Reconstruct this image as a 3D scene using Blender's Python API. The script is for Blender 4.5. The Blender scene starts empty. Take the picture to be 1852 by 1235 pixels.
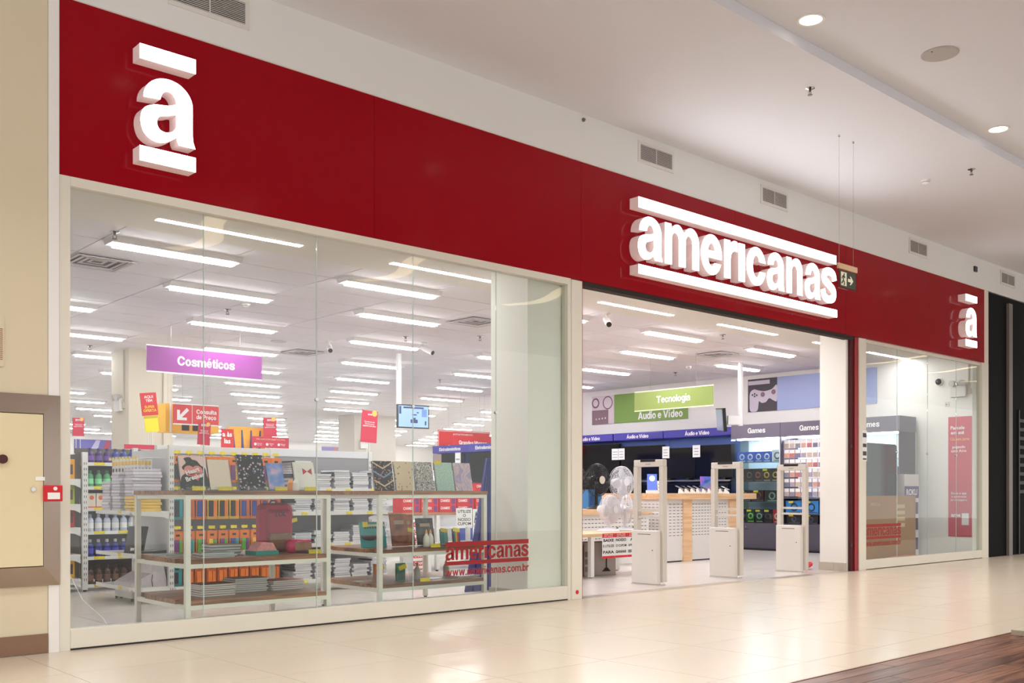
import bpy, bmesh, math, random
from mathutils import Matrix, Vector
S = bpy.context.scene
C = S.collection
PI = math.pi
RND = random.Random(11)

# ------------------------------------------------------------------ camera
cam_d = bpy.data.cameras.new('camera')
cam_d.sensor_fit = 'HORIZONTAL'
cam_d.sensor_width = 36.0
cam_d.lens = 35.378
cam_d.shift_y = 0.1482
cam_d.clip_end = 200
cam = bpy.data.objects.new('camera', cam_d)
cam.location = (0, -7.295, 1.1)
cam.rotation_euler = (PI / 2, 0, math.radians(-42.17))
C.objects.link(cam)
S.camera = cam

# ------------------------------------------------------------------ world, exposure
W = bpy.data.worlds.new('world')
S.world = W
W.use_nodes = True
bg = W.node_tree.nodes['Background']
bg.inputs['Color'].default_value = (1.0, 0.985, 0.975, 1)
bg.inputs['Strength'].default_value = 1.02
S.view_settings.view_transform = 'Standard'
S.view_settings.look = 'None'
S.view_settings.exposure = 0.34
S.view_settings.gamma = 1.0
S.view_settings.use_curve_mapping = False
S.cycles.max_bounces = 10
S.cycles.diffuse_bounces = 4
S.cycles.glossy_bounces = 4
S.cycles.transparent_max_bounces = 16
S.cycles.transmission_bounces = 6
S.cycles.sample_clamp_indirect = 6
S.cycles.caustics_reflective = False
S.cycles.caustics_refractive = False
STORE_LIGHT = 43.0      # radiance of the store's fluorescent diffusers
MALL_WATT = 32.0        # each mall downlight

# ------------------------------------------------------------------ materials
def lin(c):
    r = []
    for v in c[:3]:
        v = v / 255.0
        r.append(v / 12.92 if v <= 0.04045 else ((v + 0.055) / 1.055) ** 2.4)
    return (r[0], r[1], r[2], 1.0)
MATS = {}
def nd(t, typ, **kw):
    n = t.nodes.new(typ)
    for k, v in kw.items():
        setattr(n, k, v)
    return n
def mat(name, c, r=0.5, m=0.0, e=0.0, ec=None, var=0.0, vs=6.0, bump=0.0, spec=0.5, coat=0.0, trans=0.0):
    if name in MATS:
        return MATS[name]
    M = bpy.data.materials.new(name)
    M.use_nodes = True
    t = M.node_tree
    b = t.nodes['Principled BSDF']
    col = lin(c)
    b.inputs['Base Color'].default_value = col
    b.inputs['Roughness'].default_value = r
    b.inputs['Metallic'].default_value = m
    b.inputs['Specular IOR Level'].default_value = spec
    b.inputs['Coat Weight'].default_value = coat
    b.inputs['Transmission Weight'].default_value = trans
    if e:
        b.inputs['Emission Color'].default_value = lin(ec or c)
        b.inputs['Emission Strength'].default_value = e
    if var or bump:
        tc = nd(t, 'ShaderNodeTexCoord')
        nz = nd(t, 'ShaderNodeTexNoise')
        nz.inputs['Scale'].default_value = vs
        nz.inputs['Detail'].default_value = 4
        t.links.new(tc.outputs['Object'], nz.inputs['Vector'])
        if var:
            mx = nd(t, 'ShaderNodeMix', data_type='RGBA')
            mx.inputs[6].default_value = tuple(max(0, v * (1 - var)) for v in col[:3]) + (1,)
            mx.inputs[7].default_value = tuple(min(1, v * (1 + var)) for v in col[:3]) + (1,)
            t.links.new(nz.outputs['Fac'], mx.inputs[0])
            t.links.new(mx.outputs[2], b.inputs['Base Color'])
        if bump:
            bp = nd(t, 'ShaderNodeBump')
            bp.inputs['Strength'].default_value = bump
            bp.inputs['Distance'].default_value = 0.01
            t.links.new(nz.outputs['Fac'], bp.inputs['Height'])
            t.links.new(bp.outputs['Normal'], b.inputs['Normal'])
    MATS[name] = M
    return M

def pattern(name, cols, kind='voronoi', scale=20.0, r=0.4, stretch=(1, 1, 1), dist=0.0):
    """a printed cover: colour bands picked by a procedural texture"""
    if name in MATS:
        return MATS[name]
    M = bpy.data.materials.new(name)
    M.use_nodes = True
    t = M.node_tree
    b = t.nodes['Principled BSDF']
    b.inputs['Roughness'].default_value = r
    tc = nd(t, 'ShaderNodeTexCoord')
    mp = nd(t, 'ShaderNodeMapping')
    mp.inputs['Scale'].default_value = stretch
    t.links.new(tc.outputs['Object'], mp.inputs['Vector'])
    if kind == 'voronoi':
        x = nd(t, 'ShaderNodeTexVoronoi'); x.inputs['Scale'].default_value = scale; out = x.outputs['Distance']
    elif kind == 'cell':
        x = nd(t, 'ShaderNodeTexVoronoi'); x.inputs['Scale'].default_value = scale; out = None
    elif kind == 'wave':
        x = nd(t, 'ShaderNodeTexWave'); x.inputs['Scale'].default_value = scale
        x.inputs['Distortion'].default_value = dist; out = x.outputs['Fac']
    else:
        x = nd(t, 'ShaderNodeTexNoise'); x.inputs['Scale'].default_value = scale
        x.inputs['Distortion'].default_value = dist; out = x.outputs['Fac']
    t.links.new(mp.outputs['Vector'], x.inputs['Vector'])
    if out is None:
        sp = nd(t, 'ShaderNodeSeparateColor')
        t.links.new(x.outputs['Color'], sp.inputs['Color'])
        out = sp.outputs['Red']
    rp = nd(t, 'ShaderNodeValToRGB')
    rp.color_ramp.interpolation = 'LINEAR' if kind == 'noise' else 'CONSTANT'   # 'speck' is noise with hard edges
    el = rp.color_ramp.elements
    while len(el) < len(cols):
        el.new(0.5)
    for i, (p, c) in enumerate(cols):
        el[i].position = p
        el[i].color = lin(c)
    t.links.new(out, rp.inputs['Fac'])
    t.links.new(rp.outputs['Color'], b.inputs['Base Color'])
    MATS[name] = M
    return M

def wood(name, dark, light, r=0.4, axis=0, scale=3.0):
    if name in MATS:
        return MATS[name]
    M = bpy.data.materials.new(name)
    M.use_nodes = True
    t = M.node_tree
    b = t.nodes['Principled BSDF']
    b.inputs['Roughness'].default_value = r
    tc = nd(t, 'ShaderNodeTexCoord')
    oi = nd(t, 'ShaderNodeObjectInfo')
    ad = nd(t, 'ShaderNodeVectorMath', operation='ADD')
    mp = nd(t, 'ShaderNodeMapping')
    sc = [14, 14, 14]
    sc[axis] = 1.0
    mp.inputs['Scale'].default_value = sc
    nz = nd(t, 'ShaderNodeTexNoise')
    nz.inputs['Scale'].default_value = scale
    nz.inputs['Detail'].default_value = 5
    nz.inputs['Distortion'].default_value = 0.6
    t.links.new(tc.outputs['Object'], ad.inputs[0])
    t.links.new(oi.outputs['Random'], ad.inputs[1])
    t.links.new(ad.outputs[0], mp.inputs['Vector'])
    t.links.new(mp.outputs['Vector'], nz.inputs['Vector'])
    rp = nd(t, 'ShaderNodeValToRGB')
    el = rp.color_ramp.elements
    el[0].position = 0.32; el[0].color = lin(dark)
    el[1].position = 0.68; el[1].color = lin(light)
    mt = nd(t, 'ShaderNodeMath', operation='MULTIPLY_ADD')
    mt.inputs[1].default_value = 0.24
    t.links.new(oi.outputs['Random'], mt.inputs[0])
    sb = nd(t, 'ShaderNodeMath', operation='SUBTRACT')
    sb.inputs[1].default_value = 0.12
    t.links.new(nz.outputs['Fac'], sb.inputs[0])
    t.links.new(sb.outputs[0], mt.inputs[2])
    t.links.new(mt.outputs[0], rp.inputs['Fac'])
    t.links.new(rp.outputs['Color'], b.inputs['Base Color'])
    MATS[name] = M
    return M

def glass(name, tint=(250, 253, 251), ior=1.5, rough=0.0):
    """a clear pane: sees straight through, mirrors by Fresnel"""
    if name in MATS:
        return MATS[name]
    M = bpy.data.materials.new(name)
    M.use_nodes = True
    t = M.node_tree
    t.nodes.clear()
    o = nd(t, 'ShaderNodeOutputMaterial')
    mx = nd(t, 'ShaderNodeMixShader')
    lw = nd(t, 'ShaderNodeLayerWeight'); lw.inputs['Blend'].default_value = 0.5
    pw = nd(t, 'ShaderNodeMath', operation='POWER'); pw.inputs[1].default_value = 5.0
    r0 = ((ior - 1) / (ior + 1)) ** 2
    fr = nd(t, 'ShaderNodeMath', operation='MULTIPLY_ADD')       # Schlick's reflectance, the same from both sides
    fr.inputs[1].default_value = 1 - r0
    fr.inputs[2].default_value = r0
    t.links.new(lw.outputs['Facing'], pw.inputs[0])
    t.links.new(pw.outputs[0], fr.inputs[0])
    tr = nd(t, 'ShaderNodeBsdfTransparent'); tr.inputs['Color'].default_value = lin(tint)
    gl = nd(t, 'ShaderNodeBsdfGlossy'); gl.inputs['Roughness'].default_value = rough
    t.links.new(fr.outputs[0], mx.inputs[0])
    t.links.new(tr.outputs[0], mx.inputs[1])
    t.links.new(gl.outputs[0], mx.inputs[2])
    t.links.new(mx.outputs[0], o.inputs['Surface'])
    MATS[name] = M
    return M

# ------------------------------------------------------------------ building helpers
class MB:
    """collects shapes into one mesh"""
    def __init__(s):
        s.bm = bmesh.new()
    def box(s, x0, y0, z0, x1, y1, z1, bev=0.0, mtx=None):
        g = bmesh.ops.create_cube(s.bm, size=1.0)
        vs = g['verts']
        for v in vs:
            v.co = Vector(((x0 + x1) / 2 + v.co.x * (x1 - x0), (y0 + y1) / 2 + v.co.y * (y1 - y0), (z0 + z1) / 2 + v.co.z * (z1 - z0)))
        if bev:
            es = list({e for v in vs for e in v.link_edges})
            r = bmesh.ops.bevel(s.bm, geom=es, offset=bev, segments=2, affect='EDGES', profile=0.5)
            vs = list({v for f in r['faces'] for v in f.verts} | {v for v in vs if v.is_valid})
        if mtx is not None:
            bmesh.ops.transform(s.bm, matrix=mtx, verts=vs)
        return s
    def cyl(s, p0, p1, r0, r1=None, n=16, caps=True):
        r1 = r0 if r1 is None else r1
        p0, p1 = Vector(p0), Vector(p1)
        d = p1 - p0
        q = Vector((0, 0, 1)).rotation_difference(d)
        g = bmesh.ops.create_cone(s.bm, cap_ends=caps, segments=n, radius1=max(r0, 1e-5), radius2=max(r1, 1e-5), depth=d.length)
        bmesh.ops.transform(s.bm, matrix=Matrix.Translation((p0 + p1) / 2) @ q.to_matrix().to_4x4(), verts=g['verts'])
        return s
    def lathe(s, prof, n=20, mtx=None):
        rings = []
        for r, z in prof:
            rings.append([s.bm.verts.new((r * math.cos(2 * PI * i / n), r * math.sin(2 * PI * i / n), z)) for i in range(n)])
        for a, b in zip(rings, rings[1:]):
            for i in range(n):
                s.bm.faces.new((a[i], a[(i + 1) % n], b[(i + 1) % n], b[i]))
        s.bm.faces.new(list(reversed(rings[0])))
        s.bm.faces.new(rings[-1])
        if mtx is not None:
            bmesh.ops.transform(s.bm, matrix=mtx, verts=[v for r in rings for v in r])
        return s
    def torus(s, c, R, r, axis=(0, 0, 1), n=28, k=6):
        q = Vector((0, 0, 1)).rotation_difference(Vector(axis)).to_matrix()
        c = Vector(c)
        vs = [[s.bm.verts.new(c + q @ Vector(((R + r * math.cos(2 * PI * j / k)) * math.cos(2 * PI * i / n), (R + r * math.cos(2 * PI * j / k)) * math.sin(2 * PI * i / n), r * math.sin(2 * PI * j / k)))) for j in range(k)] for i in range(n)]
        for i in range(n):
            for j in range(k):
                s.bm.faces.new((vs[i][j], vs[(i + 1) % n][j], vs[(i + 1) % n][(j + 1) % k], vs[i][(j + 1) % k]))
        return s
    def prism(s, poly, d0, d1, plane='xz'):
        """polygon in a plane, extruded along the third axis from d0 to d1"""
        def P(a, b, d):
            return {'xz': (a, d, b), 'yz': (d, a, b), 'xy': (a, b, d)}[plane]
        A = [s.bm.verts.new(P(a, b, d0)) for a, b in poly]
        B = [s.bm.verts.new(P(a, b, d1)) for a, b in poly]
        n = len(poly)
        s.bm.faces.new(A)
        s.bm.faces.new(list(reversed(B)))
        for i in range(n):
            s.bm.faces.new((A[i], B[i], B[(i + 1) % n], A[(i + 1) % n]))
        return s
    def tube(s, pts, r, n=6):
        pts = [Vector(p) for p in pts]
        for a, b in zip(pts, pts[1:]):
            s.cyl(a, b, r, n=n)
        return s
    def mesh(s, name):
        bmesh.ops.recalc_face_normals(s.bm, faces=s.bm.faces[:])
        me = bpy.data.meshes.new(name)
        s.bm.to_mesh(me)
        s.bm.free()
        return me
    def build(s, name, m, parent=None, loc=(0, 0, 0), rot=(0, 0, 0), smooth=False, **kw):
        me = s.mesh(name)
        if smooth:
            me.polygons.foreach_set('use_smooth', [True] * len(me.polygons))
        return put(name, me, m, parent, loc, rot, **kw)

def tag(o, label=None, cat=None, group=None, kind=None):
    if label: o['label'] = label
    if cat: o['category'] = cat
    if group: o['group'] = group
    if kind: o['kind'] = kind
    return o
def put(name, me, m=None, parent=None, loc=(0, 0, 0), rot=(0, 0, 0), label=None, cat=None, group=None, kind=None):
    if m is not None and not me.materials:
        me.materials.append(m)
    o = bpy.data.objects.new(name, me)
    C.objects.link(o)
    o.location = loc
    o.rotation_euler = rot
    if parent is not None:
        o.parent = parent
    if m is not None and me.materials[0] != m:
        o.material_slots[0].link = 'OBJECT'
        o.material_slots[0].material = m
    return tag(o, label, cat, group, kind)
def thing(name, label, cat, loc=(0, 0, 0), rz=0.0, group=None, rot=None):
    o = bpy.data.objects.new(name, None)
    o.empty_display_size = 0.1
    C.objects.link(o)
    o.location = loc
    o.rotation_euler = rot or (0, 0, rz)
    return tag(o, label, cat, group)
def bx(name, m, x0, y0, z0, x1, y1, z1, parent=None, bev=0.0, **kw):
    return MB().box(x0, y0, z0, x1, y1, z1, bev).build(name, m, parent, **kw)
BOXES = {}
def cbox(name, m, sx, sy, sz, parent=None, loc=(0, 0, 0), rot=(0, 0, 0), bev=0.0, **kw):
    """a box centred in x,y and standing on its own z=0; alike boxes share one mesh"""
    k = (name, round(sx, 4), round(sy, 4), round(sz, 4), bev)
    if k not in BOXES:
        BOXES[k] = MB().box(-sx / 2, -sy / 2, 0, sx / 2, sy / 2, sz, bev).mesh(name)
    return put(name, BOXES[k], m, parent, loc, rot, **kw)
def kids(o):
    return [c for c in C.objects if c.parent is o]
def dup(root, loc=None, rz=None, label=None, group=None, rot=None):
    def cp(o, par):
        c = o.copy()
        C.objects.link(c)
        c.parent = par
        for ch in o.children:
            cp(ch, c)
        return c
    r = cp(root, None)
    if loc is not None: r.location = loc
    if rz is not None: r.rotation_euler = (0, 0, rz)
    if rot is not None: r.rotation_euler = rot
    if label: r['label'] = label
    if group: r['group'] = group
    return r
FS = (PI / 2, 0, 0)            # print facing -y
FW = (PI / 2, 0, -PI / 2)      # print facing -x
TXT = {}
def text(s, m, parent=None, loc=(0, 0, 0), rot=FS, w=None, h=None, bold=0.02, ext=0.0008, name='lettering', align='CENTER', sp=1.0, **kw):
    k = (s, w, h, bold, ext, align, sp)
    if k not in TXT:
        c = bpy.data.curves.new('txt', 'FONT')
        c.body = s
        c.align_x = align
        c.offset = bold
        c.extrude = 0.0
        c.resolution_u = 3
        c.space_line = sp
        o = bpy.data.objects.new('txt', c)
        C.objects.link(o)
        me = bpy.data.meshes.new_from_object(o.evaluated_get(bpy.context.evaluated_depsgraph_get()))
        bpy.data.objects.remove(o)
        bpy.data.curves.remove(c)
        xs = [v.co.x for v in me.vertices]; ys = [v.co.y for v in me.vertices]
        W0, H0 = max(xs) - min(xs), max(ys) - min(ys)
        sx = w / W0 if w else h / H0
        sy = h / H0 if h else w / W0
        cx_, cy_ = (max(xs) + min(xs)) / 2, (max(ys) + min(ys)) / 2
        for v in me.vertices:
            v.co = ((v.co.x - cx_) * sx, (v.co.y - cy_) * sy, ext)
        me.name = name
        me.materials.clear()
        TXT[k] = me
    return put(name, TXT[k], m, parent, loc, rot, **kw)

# common materials
WHITE = mat('white_paint', (236, 233, 226), 0.5)
WALLW = mat('white_wall_paint', (238, 235, 232), 0.7, var=0.01)
FRAME = mat('white_window_frame', (226, 222, 208), 0.45)
METALW = mat('white_powder_coat', (232, 232, 230), 0.4)
TFRAME = mat('cream_white_steel', (234, 233, 224), 0.42)
CREAM = mat('cream_wall_paint', (218, 206, 178), 0.75, var=0.015, vs=2)
RED = mat('red_aluminium_panel', (150, 0, 20), 0.12, spec=0.16)
REDP = mat('red_print', (205, 24, 36), 0.5)
CRIM = mat('crimson_print', (196, 28, 66), 0.5)
BLACK = mat('black_plastic', (16, 16, 18), 0.35)
DARK = mat('dark_screen', (14, 15, 19), 0.08)
GREYD = mat('dark_grey', (60, 60, 66), 0.5)
STEEL = mat('brushed_steel', (165, 160, 155), 0.28, m=1.0)
CHROME = mat('chrome', (200, 200, 200), 0.15, m=1.0)
YELTAG = pattern('yellow_price_tag', [(0.0, (60, 54, 20)), (0.37, (244, 222, 24))], 'speck', 150, 0.5)
YEL = mat('yellow_card', (248, 224, 24), 0.5)
PAPER = mat('white_paper', (240, 240, 240), 0.6)
INK = mat('black_ink', (20, 20, 22), 0.6)
DECAL = mat('decal_red', (150, 14, 22), 0.5)
INKW = mat('white_ink', (248, 246, 246), 0.6)
CLEAR = glass('clear_acrylic', (245, 248, 250), 1.45)

# ================================================================== SETTING
ZC = 3.475      # store ceiling
WR = 17.2       # store right wall
ZM = 5.06       # mall soffit over the shop fronts
# ---- mall floor with large tiles
fl = bx('floor_mall', mat('tile_joint', (170, 150, 128), 0.8), -3, -14, -0.12, 45, 0.0, -0.006, kind='structure')
TILE = mat('cream_porcelain_tile', (212, 197, 178), 0.22, var=0.025, vs=1.3, spec=0.45)
T = 0.93
for j in range(5):
    for i in range(-2, 26):
        x0 = 3.97 + (i - 3) * T
        y1 = 0.0 - j * T
        y0 = y1 - T
        if j == 4:
            y0 = -4.05
        o = cbox('floor_tile', TILE, T - 0.004, (y1 - y0) - 0.004, 0.006, fl, (x0 + T / 2, (y0 + y1) / 2, -0.006))
bx('floor_tile', TILE, 26.3, -4.05, -0.006, 45, -0.002, 0, fl)
WOODF = wood('walnut_floor', (72, 44, 34), (142, 98, 76), 0.28, 0, 2.2)
k = 0
for j in range(24):
    y1 = -4.055 - j * 0.14
    off = (j * 0.47) % 1.3
    for i in range(-4, 9):
        x0 = 2.2 + i * 1.3 + off
        if x0 > 12.2 or x0 < -3.1:
            continue
        cbox('floor_plank', WOODF, 1.296, 0.136, 0.006, fl, (x0 + 0.65, y1 - 0.07, -0.006))
rest = bx('floor_plank_far', WOODF, 13.55, -14, -0.006, 45, -4.055, 0, fl)
rest['kind'] = 'stuff'
rest = bx('floor_plank_far', WOODF, -3, -14, -0.006, 13.1, -7.418, 0, fl)
rest['kind'] = 'stuff'
bx('floor_tile', TILE, -3, -4.05, -0.006, -0.684, -0.002, 0, fl)
bx('threshold_strip', mat('bronze_trim', (120, 84, 58), 0.35, m=0.6), -3, -4.062, -0.004, 45, -4.048, 0.003, fl)
# ---- store floor
fs = bx('floor_store', mat('store_joint', (150, 140, 134), 0.8), 1.2, 0.0, -0.12, 32.5, 34.2, -0.006, kind='structure')
STILE = mat('store_porcelain_tile', (212, 204, 199), 0.22, var=0.02, vs=1.5)
for j in range(10):
    for i in range(17):
        cbox('floor_tile', STILE, T - 0.004, T - 0.004, 0.006, fs, (1.3 + T / 2 + i * T, 0.18 + T / 2 + j * T, -0.006))
bx('floor_tile', STILE, 1.3, 0.18 + 10 * T, -0.006, 32.4, 34, 0, fs)
bx('floor_tile', STILE, 1.3 + 17 * T, 0.18, -0.006, 32.4, 0.176 + 10 * T, 0, fs)
thr = mat('granite_threshold', (176, 160, 142), 0.3, var=0.25, vs=40)
thd = mat('granite_threshold_dark', (128, 116, 104), 0.3, var=0.3, vs=40)
for a, b, m_ in ((1.3, 7.6, thr), (7.6, 8.05, thd), (8.05, 8.9, thr), (8.9, 9.3, thr), (9.3, 10.4, thr), (10.4, 11.25, thr), (11.25, 12.15, thd), (12.15, 13.5, thr), (13.5, 32, thr)):
    bx('threshold_tile', m_, a + .002, 0.002, -0.006, b - .002, 0.178, 0.0, fs)
# ---- walls
HB = WALLW
bx('wall_front', WALLW, 2.29, 0.11, 3.32, 17.62, 0.2, 5.3, kind='structure')
BULK = mat('bulkhead_paint', (230, 231, 228), 0.75)
bulk = bx('wall_bulkhead', BULK, -3, 0.0, 4.565, 45, 0.109, 5.3, kind='structure')
wl = bx('wall_left', CREAM, -3, 0.002, 0, 2.288, 0.3, 4.56, kind='structure')
bx('baseboard_left', mat('brown_steel_skirting', (138, 108, 88), 0.35, m=0.5, var=0.06, vs=20), -3, -0.012, 0.004, 2.286, 0.0015, 0.134, kind='structure')
bx('wall_right', WALLW, WR, 0.092, 0, WR + 0.2, 11.2, ZC + 0.1, kind='structure')
bx('wall_right_rear', WALLW, WR + 0.2, 11.0, 0, 32.4, 11.2, ZC + 0.1, kind='structure')
bx('wall_side_far', WALLW, 32.2, 11.2, 0, 32.4, 34.2, ZC + 0.1, kind='structure')
bx('wall_back', WALLW, 1.2, 33.9, 0, 32.4, 34.1, ZC + 0.1, kind='structure')
bx('wall_side_left', WALLW, 1.2, 0.3, 0, 1.4, 33.9, ZC + 0.1, kind='structure')
bx('wall_front_inner', WALLW, 1.2, 0.3, 0, 2.288, 0.4, ZC + 0.1, kind='structure')
# pilasters either side of the doorway
PIL = mat('pilaster_paint', (240, 238, 232), 0.6)
bx('wall_pilaster_left', PIL, 6.91, 0.1, 0, 7.56, 0.66, ZC, kind='structure')
bx('baseboard_pilaster_left', mat('grey_stone_skirting', (186, 176, 162), 0.5), 6.895, 0.086, 0.0, 7.54, 0.675, 0.12, kind='structure')
bx('wall_pilaster_right', PIL, 13.03, 0.07, 0.0, 13.42, 0.478, ZC, kind='structure')
sk = mat('grey_stone_skirting', (186, 176, 162), 0.5)
bp_ = bx('baseboard_pilaster_right', sk, 13.015, 0.06, 0.0, 13.03, 0.25, 0.115, kind='structure')
bx('skirting_tile', sk, 13.015, 0.253, 0.0, 13.03, 0.49, 0.115, bp_)
# ---- store ceiling: plaster margin, then lay-in tiles
ce = bx('ceiling_store', mat('ceiling_grid', (84, 80, 82), 0.9), 1.2, 0.2, ZC + 0.012, 32.4, 34.2, ZC + 0.1, kind='structure')
bx('plaster_margin', mat('ceiling_plaster', (236, 232, 226), 0.8), 1.2, 0.1, ZC - 0.004, WR, 1.635, ZC + 0.012, ce)
CT = mat('mineral_ceiling_tile', (238, 234, 240), 0.85)
for j in range(18):
    for i in range(-2, 11):
        x0 = 3.47 + i * 1.25
        y0 = 1.64 + j * 0.625
        if y0 > 12.2:
            continue
        x0, x2 = max(x0, 1.4), min(x0 + 1.25, WR)
        w = x2 - x0
        if w < 0.05:
            continue
        cbox('ceiling_tile', CT, w - 0.012, 0.613, 0.012, ce, (x0 + w / 2, y0 + 0.3125, ZC))
M2 = mat('mineral_ceiling_tile_far', (238, 234, 240), 0.85)
t_ = M2.node_tree
br = nd(t_, 'ShaderNodeTexBrick')
br.offset = 0.0
br.inputs['Color1'].default_value = lin((236, 233, 234)); br.inputs['Color2'].default_value = lin((236, 233, 234))
br.inputs['Mortar'].default_value = lin((176, 170, 172))
br.inputs['Scale'].default_value = 1.0
br.inputs['Mortar Size'].default_value = 0.006
br.inputs['Brick Width'].default_value = 1.25
br.inputs['Row Height'].default_value = 0.625
tc_ = nd(t_, 'ShaderNodeTexCoord')
t_.links.new(tc_.outputs['Object'], br.inputs['Vector'])
t_.links.new(br.outputs['Color'], t_.nodes['Principled BSDF'].inputs['Base Color'])
far = bx('ceiling_tile_far', M2, 1.3, 12.27, ZC, 32.2, 33.9, ZC + 0.012, ce)
far['kind'] = 'stuff'
far = bx('ceiling_tile_far', M2, WR + 0.2, 11.2, ZC, 32.2, 12.265, ZC + 0.012, ce)
far['kind'] = 'stuff'
# ---- mall ceiling: soffit, step, raised field
CM = mat('mall_ceiling_plaster', (222, 224, 229), 0.8)
bx('ceiling_soffit', CM, -3, -2.38, ZM, 62, 0.0, ZM + 0.3, kind='structure')
bx('ceiling_mall', CM, -3, -14.0, ZM + 0.1, 62, -2.38, ZM + 0.3, kind='structure')
# ---- window and door frames
FY0, FY1 = 0.0, 0.09
GY = 0.045
t0 = bx('trim_1', WALLW, 2.29, -0.006, 0.0, 2.361, 0.109, 4.56, kind='structure')
w1 = bx('window_1', FRAME, 2.364, FY0, 0, 2.437, FY1, 3.318, kind='structure')
bx('window_sill', FRAME, 2.438, FY0, 0.012, 7.384, FY1, 0.145, w1, 0.004)
bx('sill_gasket', BLACK, 2.438, FY0 + 0.004, 0.001, 7.384, FY1 - 0.004, 0.012, w1)
bx('window_head', FRAME, 2.438, FY0, 3.252, 7.384, FY1, 3.318, w1)
bx('window_jamb', FRAME, 7.385, FY0, 0, 7.43, FY1, 3.318, w1)
bx('door_post', FRAME, 7.431, FY0 - 0.012, 0, 7.585, FY1, 3.31, w1, 0.003)
MB().cyl((7.508, -0.0125, 0.075), (7.508, -0.016, 0.075), 0.022).build('red_dot_sticker', REDP, w1)
GL = glass('window_glass', (249, 252, 250), 1.5)
px = [2.438, 3.443, 4.442, 5.44, 6.438, 7.384]
for a, b in zip(px, px[1:]):
    bx('window_pane', GL, a + 0.003, GY - 0.004, 0.146, b - 0.003, GY + 0.004, 3.251, w1)
ED = mat('polished_glass_edge', (196, 214, 208), 0.2)
for a in px[1:-1]:
    bx('pane_joint', ED, a - 0.0028, GY - 0.004, 0.146, a + 0.0028, GY + 0.004, 3.251, w1)
for a, z in ((4.442, 1.885), (5.44, 1.885), (6.438, 1.885)):
    MB().cyl((a, GY - 0.012, z), (a, GY + 0.012, z), 0.016, n=12).build('glass_clip', CHROME, w1)
w2 = bx('window_2', FRAME, 13.25, FY0 - 0.012, 0, 13.447, FY1, 3.31, kind='structure')
bx('window_sill', FRAME, 13.448, FY0, 0.008, 17.36, FY1, 0.135, w2, 0.004)
bx('window_jamb', FRAME, 17.362, FY0, 0, 17.62, FY1, 3.318, w2)
bx('window_head', FRAME, 13.448, FY0 + 0.03, 3.27, 17.36, FY1, 3.318, w2)
px = [13.448, 14.47, 15.46, 16.47, 17.36]
for a, b in zip(px, px[1:]):
    bx('window_pane', GL, a + 0.003, GY - 0.004, 0.136, b - 0.003, GY + 0.004, 3.269, w2)
for a in px[1:-1]:
    bx('pane_joint', ED, a - 0.0028, GY - 0.004, 0.136, a + 0.0028, GY + 0.004, 3.269, w2)
    MB().cyl((a, GY - 0.012, 1.72), (a, GY + 0.012, 1.72), 0.016, n=12).build('glass_clip', CHROME, w2)
st = bx('opening_hours_sticker', PAPER, 13.33, -0.016, 1.56, 13.46, -0.0125, 2.0, w2)
for z0, z1 in ((1.9, 1.96), (1.76, 1.81), (1.64, 1.7), (1.58, 1.6)):
    bx('printed_block', GREYD, 13.345, -0.018, z0, 13.445, -0.0162, z1, st)
# roller shutter guides: thin red strip on the left jamb, red post on the right
dg_ = bx('door_1', mat('red_shutter_guide', (150, 10, 20), 0.35), 7.586, 0.0, 0.0, 7.603, 0.09, 3.31, kind='structure')
bx('shutter_guide', mat('red_shutter_guide', (150, 10, 20), 0.35), 13.15, 0.0, 0.0, 13.249, 0.066, 3.31, dg_)
bx('guide_slot', mat('dark_red_slot', (70, 6, 12), 0.6), 13.085, 0.02, 0.0, 13.149, 0.066, 3.31, dg_)
for z in (0.35, 1.75):
    bx('guide_stop', GREYD, 13.07, 0.008, z, 13.1, 0.02, z + 0.035, dg_)
bx('shutter_slot', mat('shutter_slot_black', (40, 28, 22), 0.8), 7.61, 0.004, 3.268, 13.14, 0.108, 3.318, dg_)
# side room skirting behind the right window
# ---- red fascia
fx = [2.363, 4.99, 7.58, 10.29, 12.9, 15.42, 17.45]
fa = thing('sign_fascia', 'long glossy red panel fascia above the shop windows and entrance', 'fascia', (2.363, 0, 3.319))
for a, b in zip(fx, fx[1:]):
    bx('fascia_panel', RED, a - 2.363 + 0.0015, 0.0, 0, b - 2.363 - 0.0015, 0.108, 1.238, fa)
bx('trim_2', mat('cream_trim', (226, 214, 198), 0.5), 17.452, 0.002, 3.32, 17.62, 0.109, 4.56, kind='structure')
bx('trim_3', mat('cream_trim', (226, 214, 198), 0.5), 2.363, 0.004, 4.5575, 17.62, 0.1, 4.5645, kind='structure')
# ---- the dark neighbour shop on the right
DB = mat('black_shopfront', (8, 8, 9), 0.7, spec=0.15)
nb = bx('wall_neighbour', DB, 17.63, 0.02, 0, 24, 0.2, 4.55, kind='structure')
bx('mullion', mat('grey_mullion', (120, 112, 106), 0.4), 18.41, -0.03, 0, 18.56, 0.02, 4.45, nb)
bx('mullion', mat('dark_mullion', (46, 46, 50), 0.4), 18.9, -0.01, 0, 18.93, 0.02, 2.6, nb)
for k in range(9):
    bx('grille_slat', mat('dark_slat', (34, 34, 38), 0.5), 18.94, -0.005, 1.1 + k * 0.16, 20.4, 0.02, 1.16 + k * 0.16, nb)
bx('wall_neighbour_far', mat('beige_wall_far', (200, 186, 166), 0.7), 24, 0.0, 0, 45, 0.2, 4.56, kind='structure')

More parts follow.
